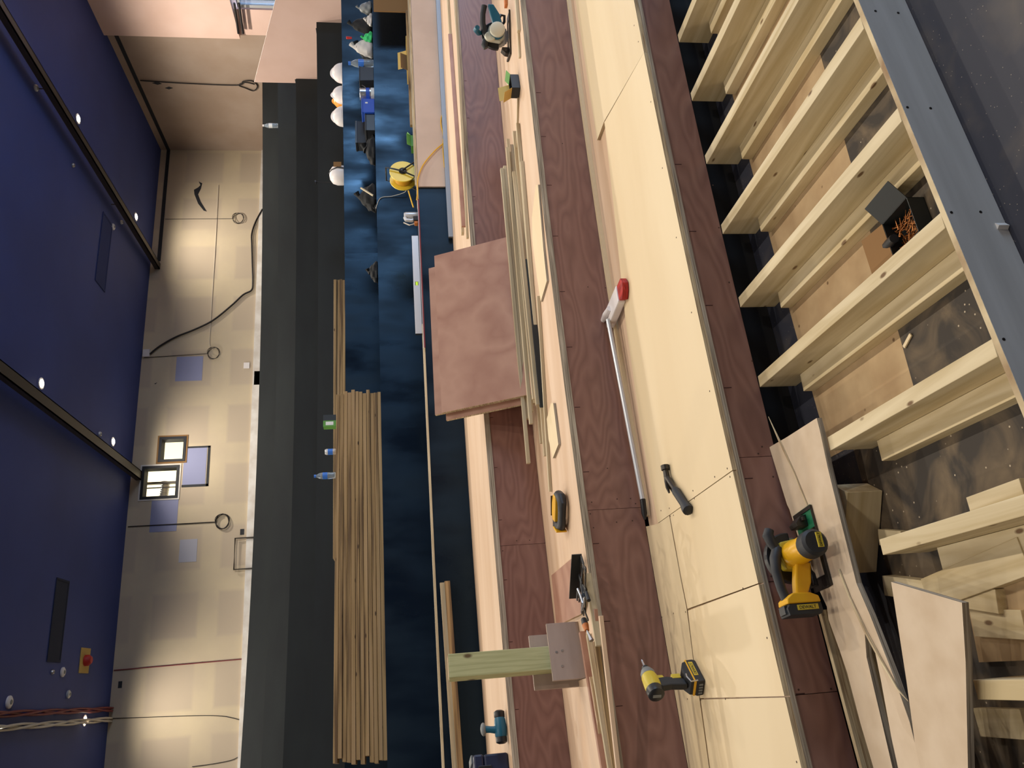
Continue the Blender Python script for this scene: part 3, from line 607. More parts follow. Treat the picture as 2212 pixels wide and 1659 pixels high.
def circular_saw(r, body, cover, guard, shoe, deco, txt=None, ml=1.0):
    """local x = cutting direction, +y = blade side, z up from the shoe"""
    MB().box(-.13, .165, -.075, -.045, 0, .004).box(-.13, .165, .045, .062, 0, .004).box(.11, .165, -.045, .045, 0, .004).box(-.13, -.085, -.045, .045, 0, .004).box(-.13, .165, -.079, -.075, 0, .010).box(.150, .165, -.079, .062, .004, .012).build('shoe', shoe, r, bevel=.0015)
    MB().prism([(.10,.004),(.145,.004),(.14,.03),(.115,.055),(.10,.05)], -.03, .03, 'y').box(.118, .132, -.045, .045, .020, .032).build('depth_bracket', shoe, r, bevel=.002)
    # blade and guards
    b = MB(); n = 48; pts = [((.082 if i%2 else .078)*cos(2*pi*i/n), .078+(.082 if i%2 else .078)*sin(2*pi*i/n)) for i in range(n)]
    b.prism(pts, .0395, .0415, 'y').build('saw_blade', 'steel', r)
    up = [(-.094*cos(t), .078+.094*sin(t)) for t in [(-8+i*196/20)*pi/180 for i in range(21)]]
    MB().prism(up, .026, .058, 'y').build('blade_guard', guard, r, bevel=.005)
    lo = [(.088*cos(t), .074+.088*sin(t)) for t in [(170+i*150/14)*pi/180 for i in range(15)]]
    MB().prism([p if p[1] > -.03 else (p[0], -.03) for p in lo], .050, .056, 'y').build('lower_guard', 'alu', r, bevel=.001) if False else None
    # motor
    MB().lathe([(.044,0),(.050,-.01*ml),(.050,-.065*ml),(.045,-.08*ml),(.045,-.155*ml)], (0,.026,.082), 'y', 22).build('motor_housing', body, r, smooth=True)
    m = MB().lathe([(.046,-.154*ml),(.049,-.162*ml),(.048,-.205*ml),(.038,-.215*ml)], (0,.026,.082), 'y', 22).build('motor_cap', 'black_rubber' if deco else 'cream', r, smooth=True)
    mb = MB()
    for i in range(5): mb.box(-.034, .034, -.060+i*.0, -.0594, .0, .0) if 0 else None
    for a in (-40, 20, 80, 200): mb.lathe([(.0045,-.0015),(.0045,.0005)], (.052*cos(radians(a)), -.0 , .082+.052*sin(radians(a))), 'y', 8)
    MB().prism([(-.058,.06),(-.05,.125),(0,.142),(.05,.125),(.06,.06),(.03,.03),(-.03,.03)], -.012, .027, 'y').build('gear_case', 'yellow2' if deco else cover, r, bevel=.005)
    if txt:
        MB().box(-.026, .026, -.2190, -.2145, .072, .092).build('label', 'yellow2', m); text(txt, .012, 'black_plastic', m, axes((0,-.2196,.082), (1,0,0), (0,0,1)))
    # handles: rear D grip and front knob
    rear = [(.03,.002,.135),(-.01,-.01,.158),(-.06,-.014,.168),(-.12,-.018,.166),(-.175,-.02,.155)]
    MB().tube(rear, [.019,.021,.018,.017,.018], 12).build('handle', 'black_rubber', r, smooth=True)
    MB().tube([(.02,.002,.135),(.05,.0,.152),(.08,.0,.160),(.100,.0,.150)], [.016,.019,.021,.018], 12).build('front_grip', 'black_rubber', r, smooth=True)
    MB().prism([(-.04,.045),(-.03,.10),(-.10,.120),(-.175,.135),(-.175,.10),(-.11,.062)], -.050, -.012, 'y').build('lower_frame', body, r, bevel=.006)
    MB().tube([(-.045,-.01,.050),(-.075,-.012,.030),(-.115,-.012,.028),(-.12,-.012,.05),(-.09,-.012,.066)], .009, 8).build('guard_lever', 'black_plastic', r, smooth=True)
    return r
p = P(1795,1185,BZ+.018)
r = thing('circular_saw', 'yellow and black cordless circular saw standing on the tan MDF strip', 'circular saw', (p.x-.0, p.y+.115, BZ+.0185), radians(6))
circular_saw(r, 'yellow', 'yellow2', 'black_plastic', 'dark_steel', True, 'DEWALT')
MB().box(.085, .168, -.078, .062, .0042, .0075).build('shoe_front', 'green_paint', r, bevel=.002); r.scale = (.9,.9,.9)
BX = Matrix.Translation((-.222,-.03,.118)) @ Matrix.Rotation(radians(90), 4, 'Y')
mb = MB().prism([(-.21,.050),(-.205,.072),(-.165,.092),(-.13,.088),(-.10,.062),(-.11,.048)], -.04, .04, 'y'); mb.X = Matrix.Identity(4)
mb = MB(); mb.X = BX @ Matrix.Translation((0,0,.040)); mb.prism([(-.062,0),(.062,0),(.058,.022),(.03,.034),(-.035,.036),(-.060,.018)], -.041, .041, 'y'); mb.build('battery_shroud', 'yellow', r, bevel=.004)
MB().box(-.215, -.185, -.054, -.006, .178, .189).build('release_button', 'black_plastic', r, bevel=.002)
battery(r, BX)

p = P(1102,62,T1)
r = thing('circular_saw', 'teal and white circular saw with a black grip on the second step', 'circular saw', (p.x, p.y+.05, T1+.002), radians(172))
circular_saw(r, 'teal', 'cream', 'black_plastic', 'dark_steel', False, None, .5)
r.scale = (-1.08,1.08,1.15); r.rotation_euler = (0,0,radians(-22))
MB().lathe([(.034,0),(.036,-.006),(.030,-.02)], (.03,-.014,.125), 'y', 16).build('gear_cover', 'cream', r, smooth=True)
MB().tube([(-.02,.03,.17),(.0,.0,.195),(.0,-.05,.215),(0,-.09,.21)], [.016,.017,.018,.015], 10).build('top_handle', 'teal', r, smooth=True)

# impact driver standing on its battery
p = P(1517,1462,Z0)
r = thing('impact_driver', 'yellow and black impact driver with a grey nose standing on its battery', 'drill', (p.x, p.y+.04, Z0+.0012), radians(48))
bt = battery(r, (0,0,0))
MB().prism([(-.060,.040),(.060,.040),(.052,.058),(.022,.070),(-.03,.072),(-.058,.056)], -.036, .036, 'y').build('battery_foot', 'black_rubber', r, bevel=.004)
MB().box(-.063, .0645, -.0375, .0375, .034, .044).build('foot_trim', 'yellow', r, bevel=.002)
MB().prism([(-.052,.066),(-.015,.068),(.004,.14),(-.0,.18),(-.05,.18),(-.045,.13)][::-1], -.016, .016, 'y').build('handle', 'black_rubber', r, bevel=.006)
MB().box(-.012, .012, -.0168, .0168, .080, .118).build('grip_flash', 'yellow2', r, bevel=.002)
MB().prism([(0,.145),(.020,.15),(.022,.175),(-.004,.178)], -.009, .009, 'y').build('trigger', 'yellow2', r, bevel=.002)
MB().lathe([(.026,-.085),(.034,-.078),(.036,-.05),(.034,-.045)], (0,0,.205), 'x', 18).build('rear_cap', 'black_plastic', r, smooth=True)
mb = MB().box(-.0868, -.0852, -.007, .007, .188, .222); mb.build('rear_label', 'grey_plastic', r)
MB().lathe([(.034,-.046),(.035,-.02),(.033,.018),(.030,.03)], (0,0,.205), 'x', 18).build('motor_housing', 'yellow2', r, smooth=True)
MB().lathe([(.031,.028),(.030,.045),(.022,.062),(.017,.066)], (0,0,.205), 'x', 18).build('nose', 'grey_plastic', r, smooth=True)
MB().lathe([(.015,.064),(.015,.080),(.009,.086)], (0,0,.205), 'x', 12).build('chuck', 'black_plastic', r, smooth=True)
MB().lathe([(.0045,.084),(.0045,.118),(.002,.128)], (0,0,.205), 'x', 8).build('bit', 'steel', r, smooth=True)
MB().tube([(-.06,-.04,.03),(-.068,-.044,.062),(-.04,-.044,.070),(-.02,-.04,.066)], .003, 6).build('belt_hook', 'steel', r)

# jigsaw lying on its side
p = P(1236,1097,T1)
r = thing('jigsaw', 'yellow and black cordless jigsaw lying on its side on the second step', 'jigsaw', (p.x, p.y+.075, T1+.038), rot=(radians(90), 0, radians(-7)))
r.location = (P(1222,1097,T1).x, P(1222,1097,T1).y+.0, T1+.036)
# local: x along tool, +y up-tool turned to point away from handle
def jg(): return MB()
MB().box(-.075, .055, -.066, -.062, -.030, .030).build('shoe', 'dark_steel', r, bevel=.001)
MB().prism([(-.09,-.04),(-.055,-.055),(.02,-.05),(.07,-.035),(.085,-.02),(.085,.02),(.02,.015),(-.09,.0)], -.028, .028, 'z').build('body', 'yellow', r, bevel=.006)
MB().box(.045, .075, -.062, -.03, -.014, .014).build('blade_holder', 'grey_plastic', r, bevel=.003); MB().box(.058, .064, -.075, -.06, -.0006, .0006).build('blade', 'steel', r)
MB().tube([(.085,-.01,0),(.088,.03,0),(.06,.055,0),(0,.052,0),(-.06,.048,0),(-.10,.032,0),(-.11,.0,0)], [.026,.027,.024,.021,.021,.026,.028], 14).build('handle', 'black_rubber', r, smooth=True)
MB().box(-.137, -.125, -.022, .045, -.030, .030).build('battery_port', 'yellow', r, bevel=.004)
MB().box(-.14, -.085, -.05, -.0, -.024, .024).build('rear_housing', 'black_plastic', r, bevel=.005)
r.rotation_euler = (radians(180), 0, 0); 
r.matrix_world = Matrix.Translation(r.location) @ Matrix.Rotation(radians(-28), 4, 'Z') @ Matrix.Rotation(radians(180), 4, 'X') @ Matrix.Diagonal((.86,1.35,1,1))

# claw hammer
a = P(1449,1030,Z0); b = P(1496,1102,Z0)
r = thing('claw_hammer', 'claw hammer with a dark grip lying on the pale lowest step', 'hammer', (a.x, a.y, Z0+.018), math.atan2(b.y-a.y, b.x-a.x)); hl = (b-a).length
MB().tube([(0.01,0,0),(hl*.35,0,0),(hl*.40,0,0)], [.013,.011,.014], 10).build('shaft', 'dark_steel', r, smooth=True)
MB().tube([(hl*.38,0,0),(hl*.45,0,0),(hl*.8,0,0),(hl*.93,0,0),(hl*1.0,0,0),(hl*1.02,0,0)], [.014,.019,.018,.024,.024,.015], 12).build('grip', 'black_rubber', r, smooth=True)
hx = (P(1446,1014,Z0)-a); hv = Matrix.Rotation(-r.rotation_euler.z, 3, 'Z') @ Vector((hx.x, hx.y, 0)); hv.normalize()
hv = hv*1.0
MB().tube([(0,0,0), hv*.03, hv*.034, hv*.055], [.014,.013,.019,.019], 14).build('head', 'dark_steel', r, smooth=True)
sd = Vector((-hv.y, hv.x, 0))
for s in (-1, 1): MB().tube([(0,0,0), -hv*.02+Vector((0,0,s*.004)), -hv*.05+Vector((0,0,s*.008-.002)), -hv*.075+Vector((0,0,s*.009-.006))], [.014,.012,.009,.004], 8).build('claw', 'dark_steel', r, smooth=True)

# broom: white head, red bristles, aluminium handle
a = P(1328,690,Z0+.012); b = P(1394,1078,Z0+.004); c = P(1398,1104,Z0)
r = thing('broom', 'broom with red bristles and a long white handle lying on the lowest step', 'broom', (a.x, a.y, Z0+.016)); A = lambda v: Vector(v)-r.location
MB().tube([A((a.x,a.y,Z0+.05)), A((b.x,b.y,Z0+.018))], .0125, 12).build('handle', 'alu', r, smooth=True)
dr = (Vector((c.x,c.y,Z0+.016))-Vector((b.x,b.y,Z0+.018))).normalized()
MB().tube([A((b.x,b.y,Z0+.018)), A((b.x,b.y,Z0+.018))+dr*.07, A((b.x,b.y,Z0+.018))+dr*.10], [.0145,.0145,.006], 12).build('handle_tip', 'black_plastic', r, smooth=True)
h0 = P(1312,690,Z0+.03); h1 = P(1337,635,Z0+.03); dirh = (h1-h0); dirh.z = 0; L_ = dirh.length; dirh.normalize(); ang = math.atan2(dirh.y, dirh.x)
X = Matrix.Translation(A((h0.x,h0.y,Z0+.0))) @ Matrix.Rotation(ang, 4, 'Z')
mb = MB(); mb.X = X; mb.prism([(0,-.055),(.02,-.06),(L_*.98,-.05),(L_,-.04),(L_,.05),(.02,.045),(0,.035)], .0, .042, 'z'); mb.build('head', 'white_plastic', r, bevel=.006)
mb = MB(); mb.X = X; n = 9
mb.prism([(L_+.001,-.040),(L_+.05,-.062),(L_+.085,-.03),(L_+.10,.01),(L_+.075,.05),(L_+.001,.048)], .002, .036, 'z'); mb.build('bristles', 'bristle', r, bevel=.004)
mb = MB(); mb.X = X; mb.tube([(L_*.45,0,.045),(L_*.2,.0,.052),(-.01,0,.052)], [.016,.018,.014], 10); mb.build('socket', 'white_plastic', r, smooth=True)

# teal drill on the third step, grip in the air
p = P(1097,1572,T2)
r = thing('cordless_drill', 'teal cordless drill resting upside down with its grip up, left end of third step', 'drill', (p.x, p.y+.05, T2+.001), radians(12))
MB().lathe([(.030,-.055),(.036,-.045),(.038,0),(.034,.045),(.030,.06)], (0,0,.038), 'x', 18).build('body', 'teal', r, smooth=True)
MB().lathe([(.031,.058),(.033,.062),(.033,.092),(.02,.1)], (0,0,.038), 'x', 16).build('chuck', 'black_plastic', r, smooth=True)
MB().lathe([(.02,-.088),(.034,-.08),(.035,-.052)], (0,0,.038), 'x', 16).build('rear_cap', 'black_plastic', r, smooth=True)
MB().tube([(-.01,0,.06),(-.004,0,.10),(.0,0,.13)], [.022,.019,.021], 12).build('handle', 'teal', r, smooth=True)
MB().ball((0,0,.142), .026, sx=1.5, sz=.7).build('battery_socket', 'grey_plastic', r, smooth=True)
r.scale = (.95,.95,.95)
# dark blue tool case at the lower left of the third step
p = P(1101,1645,T2); a = P(1100,1632,T2)
r = thing('tool_case', 'dark blue tool case with a pale catch at the picture edge on the third step', 'tool case', (a.x-.22, a.y+.13, T2+.001), radians(14))
MB().box(-.21, .21, -.13, .13, 0, .14).build('body', 'navy', r, bevel=.012); MB().box(-.212, .212, -.132, .132, .142, .20).build('lid', 'navy', r, bevel=.012)
for x in (-.12, .12): MB().box(x-.03, x+.03, -.142, -.132, .10, .175).build('catch', 'black_plastic', r, bevel=.003)
MB().box(.17, .215, -.10, .10, .2, .212).build('corner_guard', 'grey_plastic', r, bevel=.003)

# treated post with its plywood packing blocks
a = P(1268,1400,T1)
bp = P(1262,1422,T1)
py = bp.y+.035; top = PY(970,1436,py); bot = PY(1225,1422,py)
r = thing('timber_post', 'pale green treated timber post standing upright on the second step', 'post', (bot.x, py+.05, T1+.002), radians(12))
hz = top.z-T1
MB().box(-.058, .058, -.045, .045, 0, hz).build('post', 'treated', r, bevel=.004); MB().box(-.056, .056, -.043, .043, hz, hz+.001).build('post_end', 'pale_edge', r)
pr = math.radians(12)
MB().box(-.115, .165, -.064, -.046, .0, .165).build('packing_block', 'ply_mauve', r, bevel=.001); MB().box(-.115, .165, -.0645, -.0635, .165, .1655).build('block_edge', 'pale_edge', r)
MB().box(-.13, .14, .046, .064, .0, .245).build('packing_block', 'ply_mauve', r, bevel=.001)
for z, x in ((.13,.02),(.10,.025),(.11,-.05)): MB().lathe([(.006,-.002),(.006,0)], (x,-.0642,z), 'y', 10).build('screw', 'steel', r)
MB().box(-.115,.165,-.0643,-.064,0,.001).build('base_line', 'pale_edge', r)

# clamps, rail and chisel at the step edge
a = P(1252,1197,T1+.03); b = P(1246,1292,T1+.03)
plank('clamp_rail', 'flat black rail standing on edge behind the pile of clamps', 'rail', Vector((a.x,a.y,T1+.0195)), Vector((b.x,b.y,T1+.0195)), .006, .05, 'black_card')
for i, (p1, p2, w_, m_) in enumerate((((1256,1205),(1262,1330),.012,'dark_steel'), ((1262,1215),(1252,1300),.010,'black_plastic'), ((1266,1225),(1266,1325),.012,'dark_steel'), ((1248,1275),(1272,1340),.010,'dark_steel'))):
    z = T1+.0205+.007*i; a = P(*p1, z); b = P(*p2, z); a.z = b.z = z; ang = math.atan2(b.y-a.y, b.x-a.x); L_ = (b-a).length
    r = thing('bar_clamp', ['dark bar clamp at the back of the pile by the step edge','black bar clamp crossing the pile by the step edge','dark bar clamp at the front of the pile by the step edge','dark bar clamp slanting out of the left end of the pile'][i], 'clamp', (a.x, a.y, z), ang, 'clamps piled on the second step')
    MB().box(0, L_, -w_/2, w_/2, 0, .006).build('bar', m_, r, bevel=.001)
    MB().prism([(0,-.05),(.018,-.05),(.022,.012),(0,.012)], 0, .0065, 'z').build('fixed_jaw', 'black_plastic', r, bevel=.002)
    MB().prism([(L_*.45,-.05),(L_*.52,-.05),(L_*.55,.014),(L_*.44,.014)], 0, .0068, 'z').build('sliding_jaw', 'black_plastic', r, bevel=.002)
    MB().tube([(L_*.5,.02,.004),(L_*.5+.02,.07,.004)], [.008,.010], 8).build('handle', 'black_rubber', r, smooth=True)
mb = MB(); pp = [P(x, y, T1+.06) for x, y in ((1248,1272),(1254,1285),(1259,1302),(1257,1318),(1262,1300),(1262,1290))]; mb.tube(pp, .005, 8)
tag(mb.build('quick_clip', 'steel', smooth=True), 'shiny bent steel clip lying on top of the clamp pile', 'clip')
a = P(1261,1338,T1+.05); b = P(1268,1362,T1+.05); c = P(1278,1384,T1+.04)
r = thing('chisel', 'chisel with an orange and black grip in front of the packing block', 'chisel', a); A = lambda v: v-a
MB().tube([A(a), A(lerp(a,b,.5))], [.014,.016], 12).build('grip', 'black_rubber', r, smooth=True); MB().tube([A(lerp(a,b,.5)), A(b)], [.016,.011], 12).build('collar', 'wood_handle', r, smooth=True)
MB().tube([A(b), A(lerp(b,c,.4)), A(c)], [.005,.006,.012], 6).build('blade', 'steel', r)

# ------------------------------------------------------------------ screw boxes
def open_box(name, label, loc, rz, L, W, Hh, inner, flaps, outer='black_card', lidc='green_card'):
    r = thing(name, label, 'box', loc, rz)
    t = .002; MB().box(-L/2, L/2, -W/2, W/2, 0, t).box(-L/2, L/2, -W/2, -W/2+t, 0, Hh).box(-L/2, L/2, W/2-t, W/2, 0, Hh).box(-L/2, -L/2+t, -W/2, W/2, 0, Hh).box(L/2-t, L/2, -W/2, W/2, 0, Hh).build('tray', outer, r)
    mb = MB(); rn = random.Random(3)
    for i in range(60):
        x, y, a, e = rn.uniform(-L/2+.02, L/2-.02), rn.uniform(-W/2+.02, W/2-.02), rn.uniform(0, pi), rn.uniform(-.4,.4); z = rn.uniform(.2,.62)*Hh; d = Vector((cos(a)*.018, sin(a)*.018, e*.01))
        c = Vector((x,y,z)); mb.tube([c-d, c+d*.9, c+d*.92, c+d], [.001,.0018,.004,.004], 5)
    tag(mb.build('screws', inner, r), None, None, None, 'stuff')
    for side, ln, ang, mt in flaps:
        X = Matrix.Translation(((L/2)*(1 if side == 'r' else -1 if side == 'l' else 0), (W/2)*(1 if side == 'b' else -1 if side == 'f' else 0), Hh)) @ Matrix.Rotation({'r':0,'l':pi,'b':pi/2,'f':-pi/2}[side], 4, 'Z') @ Matrix.Rotation(radians(-ang), 4, 'Y')
        w2 = W/2 if side in 'rl' else L/2; mb = MB(); mb.X = X; mb.box(0, ln, -w2, w2, -.001, .001); mb.build('flap', mt, r)
    return r
p = P(1962,492,.03)
open_box('screw_box', 'open black and green box full of copper screws between two joists', (p.x, p.y, .0015), radians(4), .12, .13, .055, 'copper', [('r',.07,35,'black_card'),('b',.09,12,'brown_card')])
a = P(1888,560,.03); b = P(1925,515,.07)
r = thing('screwdriver', 'green handled screwdriver leaning on the open screw box', 'screwdriver', (a.x, a.y, .02)); A = lambda v: v-Vector((a.x,a.y,.02))
a3 = Vector((a.x,a.y,.02)); b3 = Vector((b.x,b.y,.06)); MB().tube([A(a3), A(lerp(a3,b3,.6))], [.016,.018], 10).build('grip', 'green_card', r, smooth=True); MB().tube([A(lerp(a3,b3,.6)), A(b3)], [.018,.014], 10).build('shank', 'black_plastic', r, smooth=True)
p = P(1122,180,T1)
open_box('screw_box', 'opened green and black screw box with card flaps on the second step', (p.x, p.y+.03, T1+.002), radians(10), .17, .11, .07, 'dark_steel', [('r',.06,30,'green_card'),('b',.10,70,'card'),('l',.09,50,'card')]).scale = (.8,.8,.8)
r = open_box('screw_box', 'small opened green box on the strips beside the yellow cable', (PR(895,293,3).x, YR(3, PR(895,293,3).x)+.14, T3+.002), radians(10), .16, .10, .05, 'dark_steel', [('r',.06,35,'green_card'),('f',.05,60,'green_card')], 'green_card')
def card_box(name, label, loc, rz, L, W, Hh, c1, c2):
    r = thing(name, label, 'box', loc, rz); MB().box(-L/2, 0, -W/2, W/2, 0, Hh).build('carton', c1, r); MB().box(0, L/2, -W/2-.0005, W/2+.0005, 0, Hh+.0005).build('carton_end', c2, r); MB().box(-L*.4, -L*.1, -W/2-.001, -W/2, Hh*.2, Hh*.8).build('label', 'white_card', r); return r
top4 = HT[4]+12*.0388+.003
x = PR(730,912,4,.25).x; card_box('screw_carton', 'small green and black carton on the big timber stack', (x, YR(4,x)+.235, top4), radians(6), .13, .08, .13, 'green_card', 'black_card')
def bottle(label, loc, h, r_, lab='bottle_blue', cap='bottle_blue', name='water_bottle'):
    r = thing(name, label, 'bottle', loc)
    MB().lathe([(r_*.85,0),(r_,.012),(r_*.96,h*.2),(r_,h*.25),(r_,h*.62),(r_*.85,h*.74),(r_*.42,h*.88),(r_*.4,h*.9)], n=16).build('bottle_body', 'water', r, smooth=True)
    MB().lathe([(r_*.46,h*.9),(r_*.46,h)], n=12).build('cap', cap, r); MB().lathe([(r_*1.01,h*.38),(r_*1.01,h*.6)], n=16, cap=False).build('label', lab, r); return r
x = PR(730,1028,4,.25).x; bottle('clear water bottle with a blue cap standing on the big timber stack', (x, YR(4,x)+.22, top4), .215, .034)
x = PR(730,977,4,.25).x; r = thing('drink_can', 'silver and white drink can standing on the big timber stack', 'can', (x, YR(4,x)+.22, top4))
MB().lathe([(.024,0),(.031,.008),(.031,.095),(.025,.11)], n=16).build('can_body', 'alu', r, smooth=True); MB().lathe([(.0315,.03),(.0315,.08)], n=16, cap=False).build('label', 'bottle_blue', r)
x = PR(601,266,8).x; bottle('clear bottle standing alone high on the top black steps', (x, YR(8,x)+.07, HT[8]+.001), .28, .042, 'white_card', 'white_plastic')
x = PR(808,125,4).x; bottle('large ribbed water bottle standing on the step among the bags', (x, YR(4,x)+.10, HT[4]+.001), .31, .05)
# paint tin, blue box, black bin, bags
def on4(y, off): x = PR(808,y,4).x; return (x, YR(4,x)+off, HT[4]+.001)
r = thing('paint_tin', 'silver paint tin with a blue band standing on the glossy black step', 'tin', on4(189,.12)); MB().lathe([(.075,0),(.075,.17),(.068,.175)], n=24).build('tin_body', 'steel', r, smooth=True); MB().lathe([(.076,.055),(.076,.10)], n=24, cap=False).build('band', 'blue_paint', r); MB().lathe([(.0765,.0),(.0765,.04)], n=24, cap=False).build('label', 'white_card', r); MB().tube([(.076*cos(a),.076*sin(a)*.2-.07,.15-.06*sin(a)) for a in [i*pi/10 for i in range(11)]], .002, 5).build('bail', 'steel', r)
r = thing('blue_box', 'bright blue plastic box beside the silver paint tin', 'box', on4(224,.12), radians(5)); MB().box(-.11,.11,-.08,.08,0,.15).build('box_body', 'blue_paint', r, bevel=.004); MB().box(-.114,.114,-.084,.084,.14,.155).build('lid', 'blue_paint', r, bevel=.003); MB().box(.03,.055,-.0812,-.08,.08,.11).build('label', 'white_card', r)
r = thing('black_bin', 'black open topped bin between the bottle and the paint tin', 'bin', on4(153,.13)); MB().prism([(-.10,0),(.10,0),(.11,.175),(-.11,.175)], -.08, .08, 'y').build('bin_body', 'black_plastic', r, bevel=.004); MB().box(-.114,.114,-.084,.084,.165,.178).build('rim', 'black_rubber', r, bevel=.002)
r = thing('black_crate', 'low black crate at the left end of the row beside the blue box', 'crate', on4(258,.14)); MB().box(-.12,.12,-.09,.09,0,.11).build('crate_body', 'black_plastic', r, bevel=.004); MB().box(-.125,.125,-.095,.095,.10,.12).build('rim', 'black_rubber', r, bevel=.003)
r = thing('black_crate', 'tall black box standing behind the low crate on the glossy step', 'crate', on4(255,.34)); MB().box(-.16,.16,-.08,.08,0,.24).build('crate_body', 'black_rubber', r, bevel=.004); MB().box(-.165,.165,-.085,.085,.22,.245).build('lid', 'black_plastic', r, bevel=.003)
def bag(name, label, cat, loc, sx, sy, sz, mt, warp=.18, extra=None, rz=0):
    r = thing(name, label, cat, loc, rz); o = MB().ball((0,0,0), 1, 18, sx, sy, sz, 0, warp).build('body', mt, r, smooth=True, subd=1)
    d = bpy.data.textures.new('crumple', 'CLOUDS'); d.noise_scale = .12; m = o.modifiers.new('crumple', 'DISPLACE'); m.texture = d; m.strength = .05; m.mid_level = .5
    MB().tube([(0,0,sz*.9),(sx*.1,0,sz*1.1),(sx*.3,-sy*.2,sz*1.25)], [sx*.25,sx*.12,sx*.2], 8).build('gathered_top', mt, r, smooth=True); return r
bag('plastic_bag', 'crumpled off-white bag with a red tag in the pile on the step', 'bag', on4(88,.12), .17, .09, .22, 'cloth_white', rz=.2)
x,y,z = on4(70,.12); tag(MB().lathe([(.012,0),(.018,.06),(.012,.07)], (x,y-.02,HT[4]+.262), n=10).build('red_tag', 'red'), 'small red tag standing out of the off-white bag', 'tag')
bag('cloth_bundle', 'bright green crumpled cloth beside the off-white bag', 'cloth', on4(78,.04), .085, .06, .115, 'cloth_green', .3)
bag('black_bag', 'big black bag lying behind the green cloth on the glossy step', 'bag', on4(62,.34), .26, .12, .19, 'cloth_black')
bag('cloth_bundle', 'small cream cloth at the right end of the pile of bags', 'cloth', on4(38,.05), .10, .05, .08, 'cloth_white', .2)
bag('black_bag', 'black bin bag with a shiny top at the right edge of the pile', 'bag', on4(24,.24), .14, .09, .25, 'cloth_black')
bag('grey_bag', 'dark shiny tool bag standing at the far right of the pile', 'bag', on4(3,.12), .09, .08, .16, 'grey_plastic')
bag('black_jacket', 'black jacket heaped on the glossy step below the white lantern', 'jacket', on4(412,.14), .19, .12, .19, 'cloth_black', .25)
bag('black_gloves', 'pair of small black gloves at the step edge below the jacket', 'gloves', on4(447,.03), .05, .03, .03, 'cloth_black', .3)
bag('black_cloth', 'dark cloth heap left of the jacket on the glossy step', 'cloth', on4(575,.14), .13, .08, .10, 'cloth_black', .25)
bag('black_bag', 'flat black bag lying between the tall box and the jacket', 'bag', on4(305,.16), .22, .10, .12, 'cloth_black', .2)
a = Vector(on4(425,.04)); b = Vector(on4(405,.06)); plank('wooden_stick', 'short pale stick leaning on the black jacket', 'stick', (a.x,a.y-.12+.05,a.z+.03), (b.x,b.y-.06,b.z+.17), .016, .016, 'batten')
# white cord hanging over to the reel
def cable(name, label, pts, r_, mt, cat='cable', group=None):
    # smooth the sparse path
    V = [Vector(p) for p in pts]; out = []
    for i in range(len(V)-1):
        p0, p1, p2, p3 = V[max(i-1,0)], V[i], V[i+1], V[min(i+2,len(V)-1)]
        for j in range(6):
            t = j/6; out.append(.5*((2*p1)+(-p0+p2)*t+(2*p0-5*p1+4*p2-p3)*t*t+(-p0+3*p1-3*p2+p3)*t**3))
    out.append(V[-1]); return tag(MB().tube(out, r_, 6).build(name, mt, smooth=True), label, cat, group)
cable('white_cord', 'thin white cord drooping across the glossy black riser by the reel', [PR(812,450,4,-.008), PR(822,428,4,-.010), PR(846,424,4,-.012), PR(868,418,4,-.04), PR(877,412,4,-.06), PR(876,400,4,-.08)], .004, 'white_cable')
# helmets
def helmet(label, x5, rz, brim=True, mt='white_plastic', off=.12, tilt=0):
    xx = PR(742,x5,5).x; r = thing('hard_hat', label, 'helmet', (xx, YR(5,xx)+off, HT[5]+.001), rz, 'hard hats in a row on the black step')
    MB().ball((0,0,.015), .125, 20, 1.12, .9, 1.05, 0).build('shell', mt, r, smooth=True)
    MB().ball((0,0,.03), .115, 16, 1.05, .22, 1.22, 0).build('ridge', mt, r, smooth=True)
    MB().prism([(.12*1.12*cos(a)+(.05 if cos(a) > .3 else .012*cos(a)), .12*.95*sin(a)) for a in [i*2*pi/28 for i in range(28)]], 0, .012, 'z').build('brim', mt, r, bevel=.004)
    return r
helmet('white hard hat nearest the lantern, its peak turned to the right', 239, radians(-10))
helmet('white hard hat in the middle of the row, beside the orange one', 192, radians(200))
helmet('white hard hat at the right of the row with a loose strap', 147, radians(170), off=.10)
h = helmet('orange hard hat tipped up between two white hard hats', 175, radians(90), mt='orange', off=.40)
h.scale = (.9,.9,1.05)
# white lantern with rod
xx = PR(742,367,5).x; r = thing('site_lantern', 'white round topped lantern with a black strap and brown label', 'lantern', (xx, YR(5,xx)+.12, HT[5]+.001)); MB().lathe([(.125,0),(.13,.02),(.13,.09),(.11,.15),(.06,.185),(.001,.195)], n=24).build('body', 'white_plastic', r, smooth=True)
MB().tube([(.02,-.135,.0),(.03,-.137,.08),(.01,-.11,.155),(0,-.03,.2)], .008, 6).build('strap', 'black_plastic', r, smooth=True); MB().box(.05,.12,-.128,-.118,.03,.13).build('label', 'brown_card', r)
MB().tube([(0,.16,0),(0,.16,.38)], .006, 6).build('pole', 'black_plastic', r); MB().lathe([(.03,.38),(.03,.40)], (0,.16,0), n=10).build('pole_end', 'black_plastic', r)
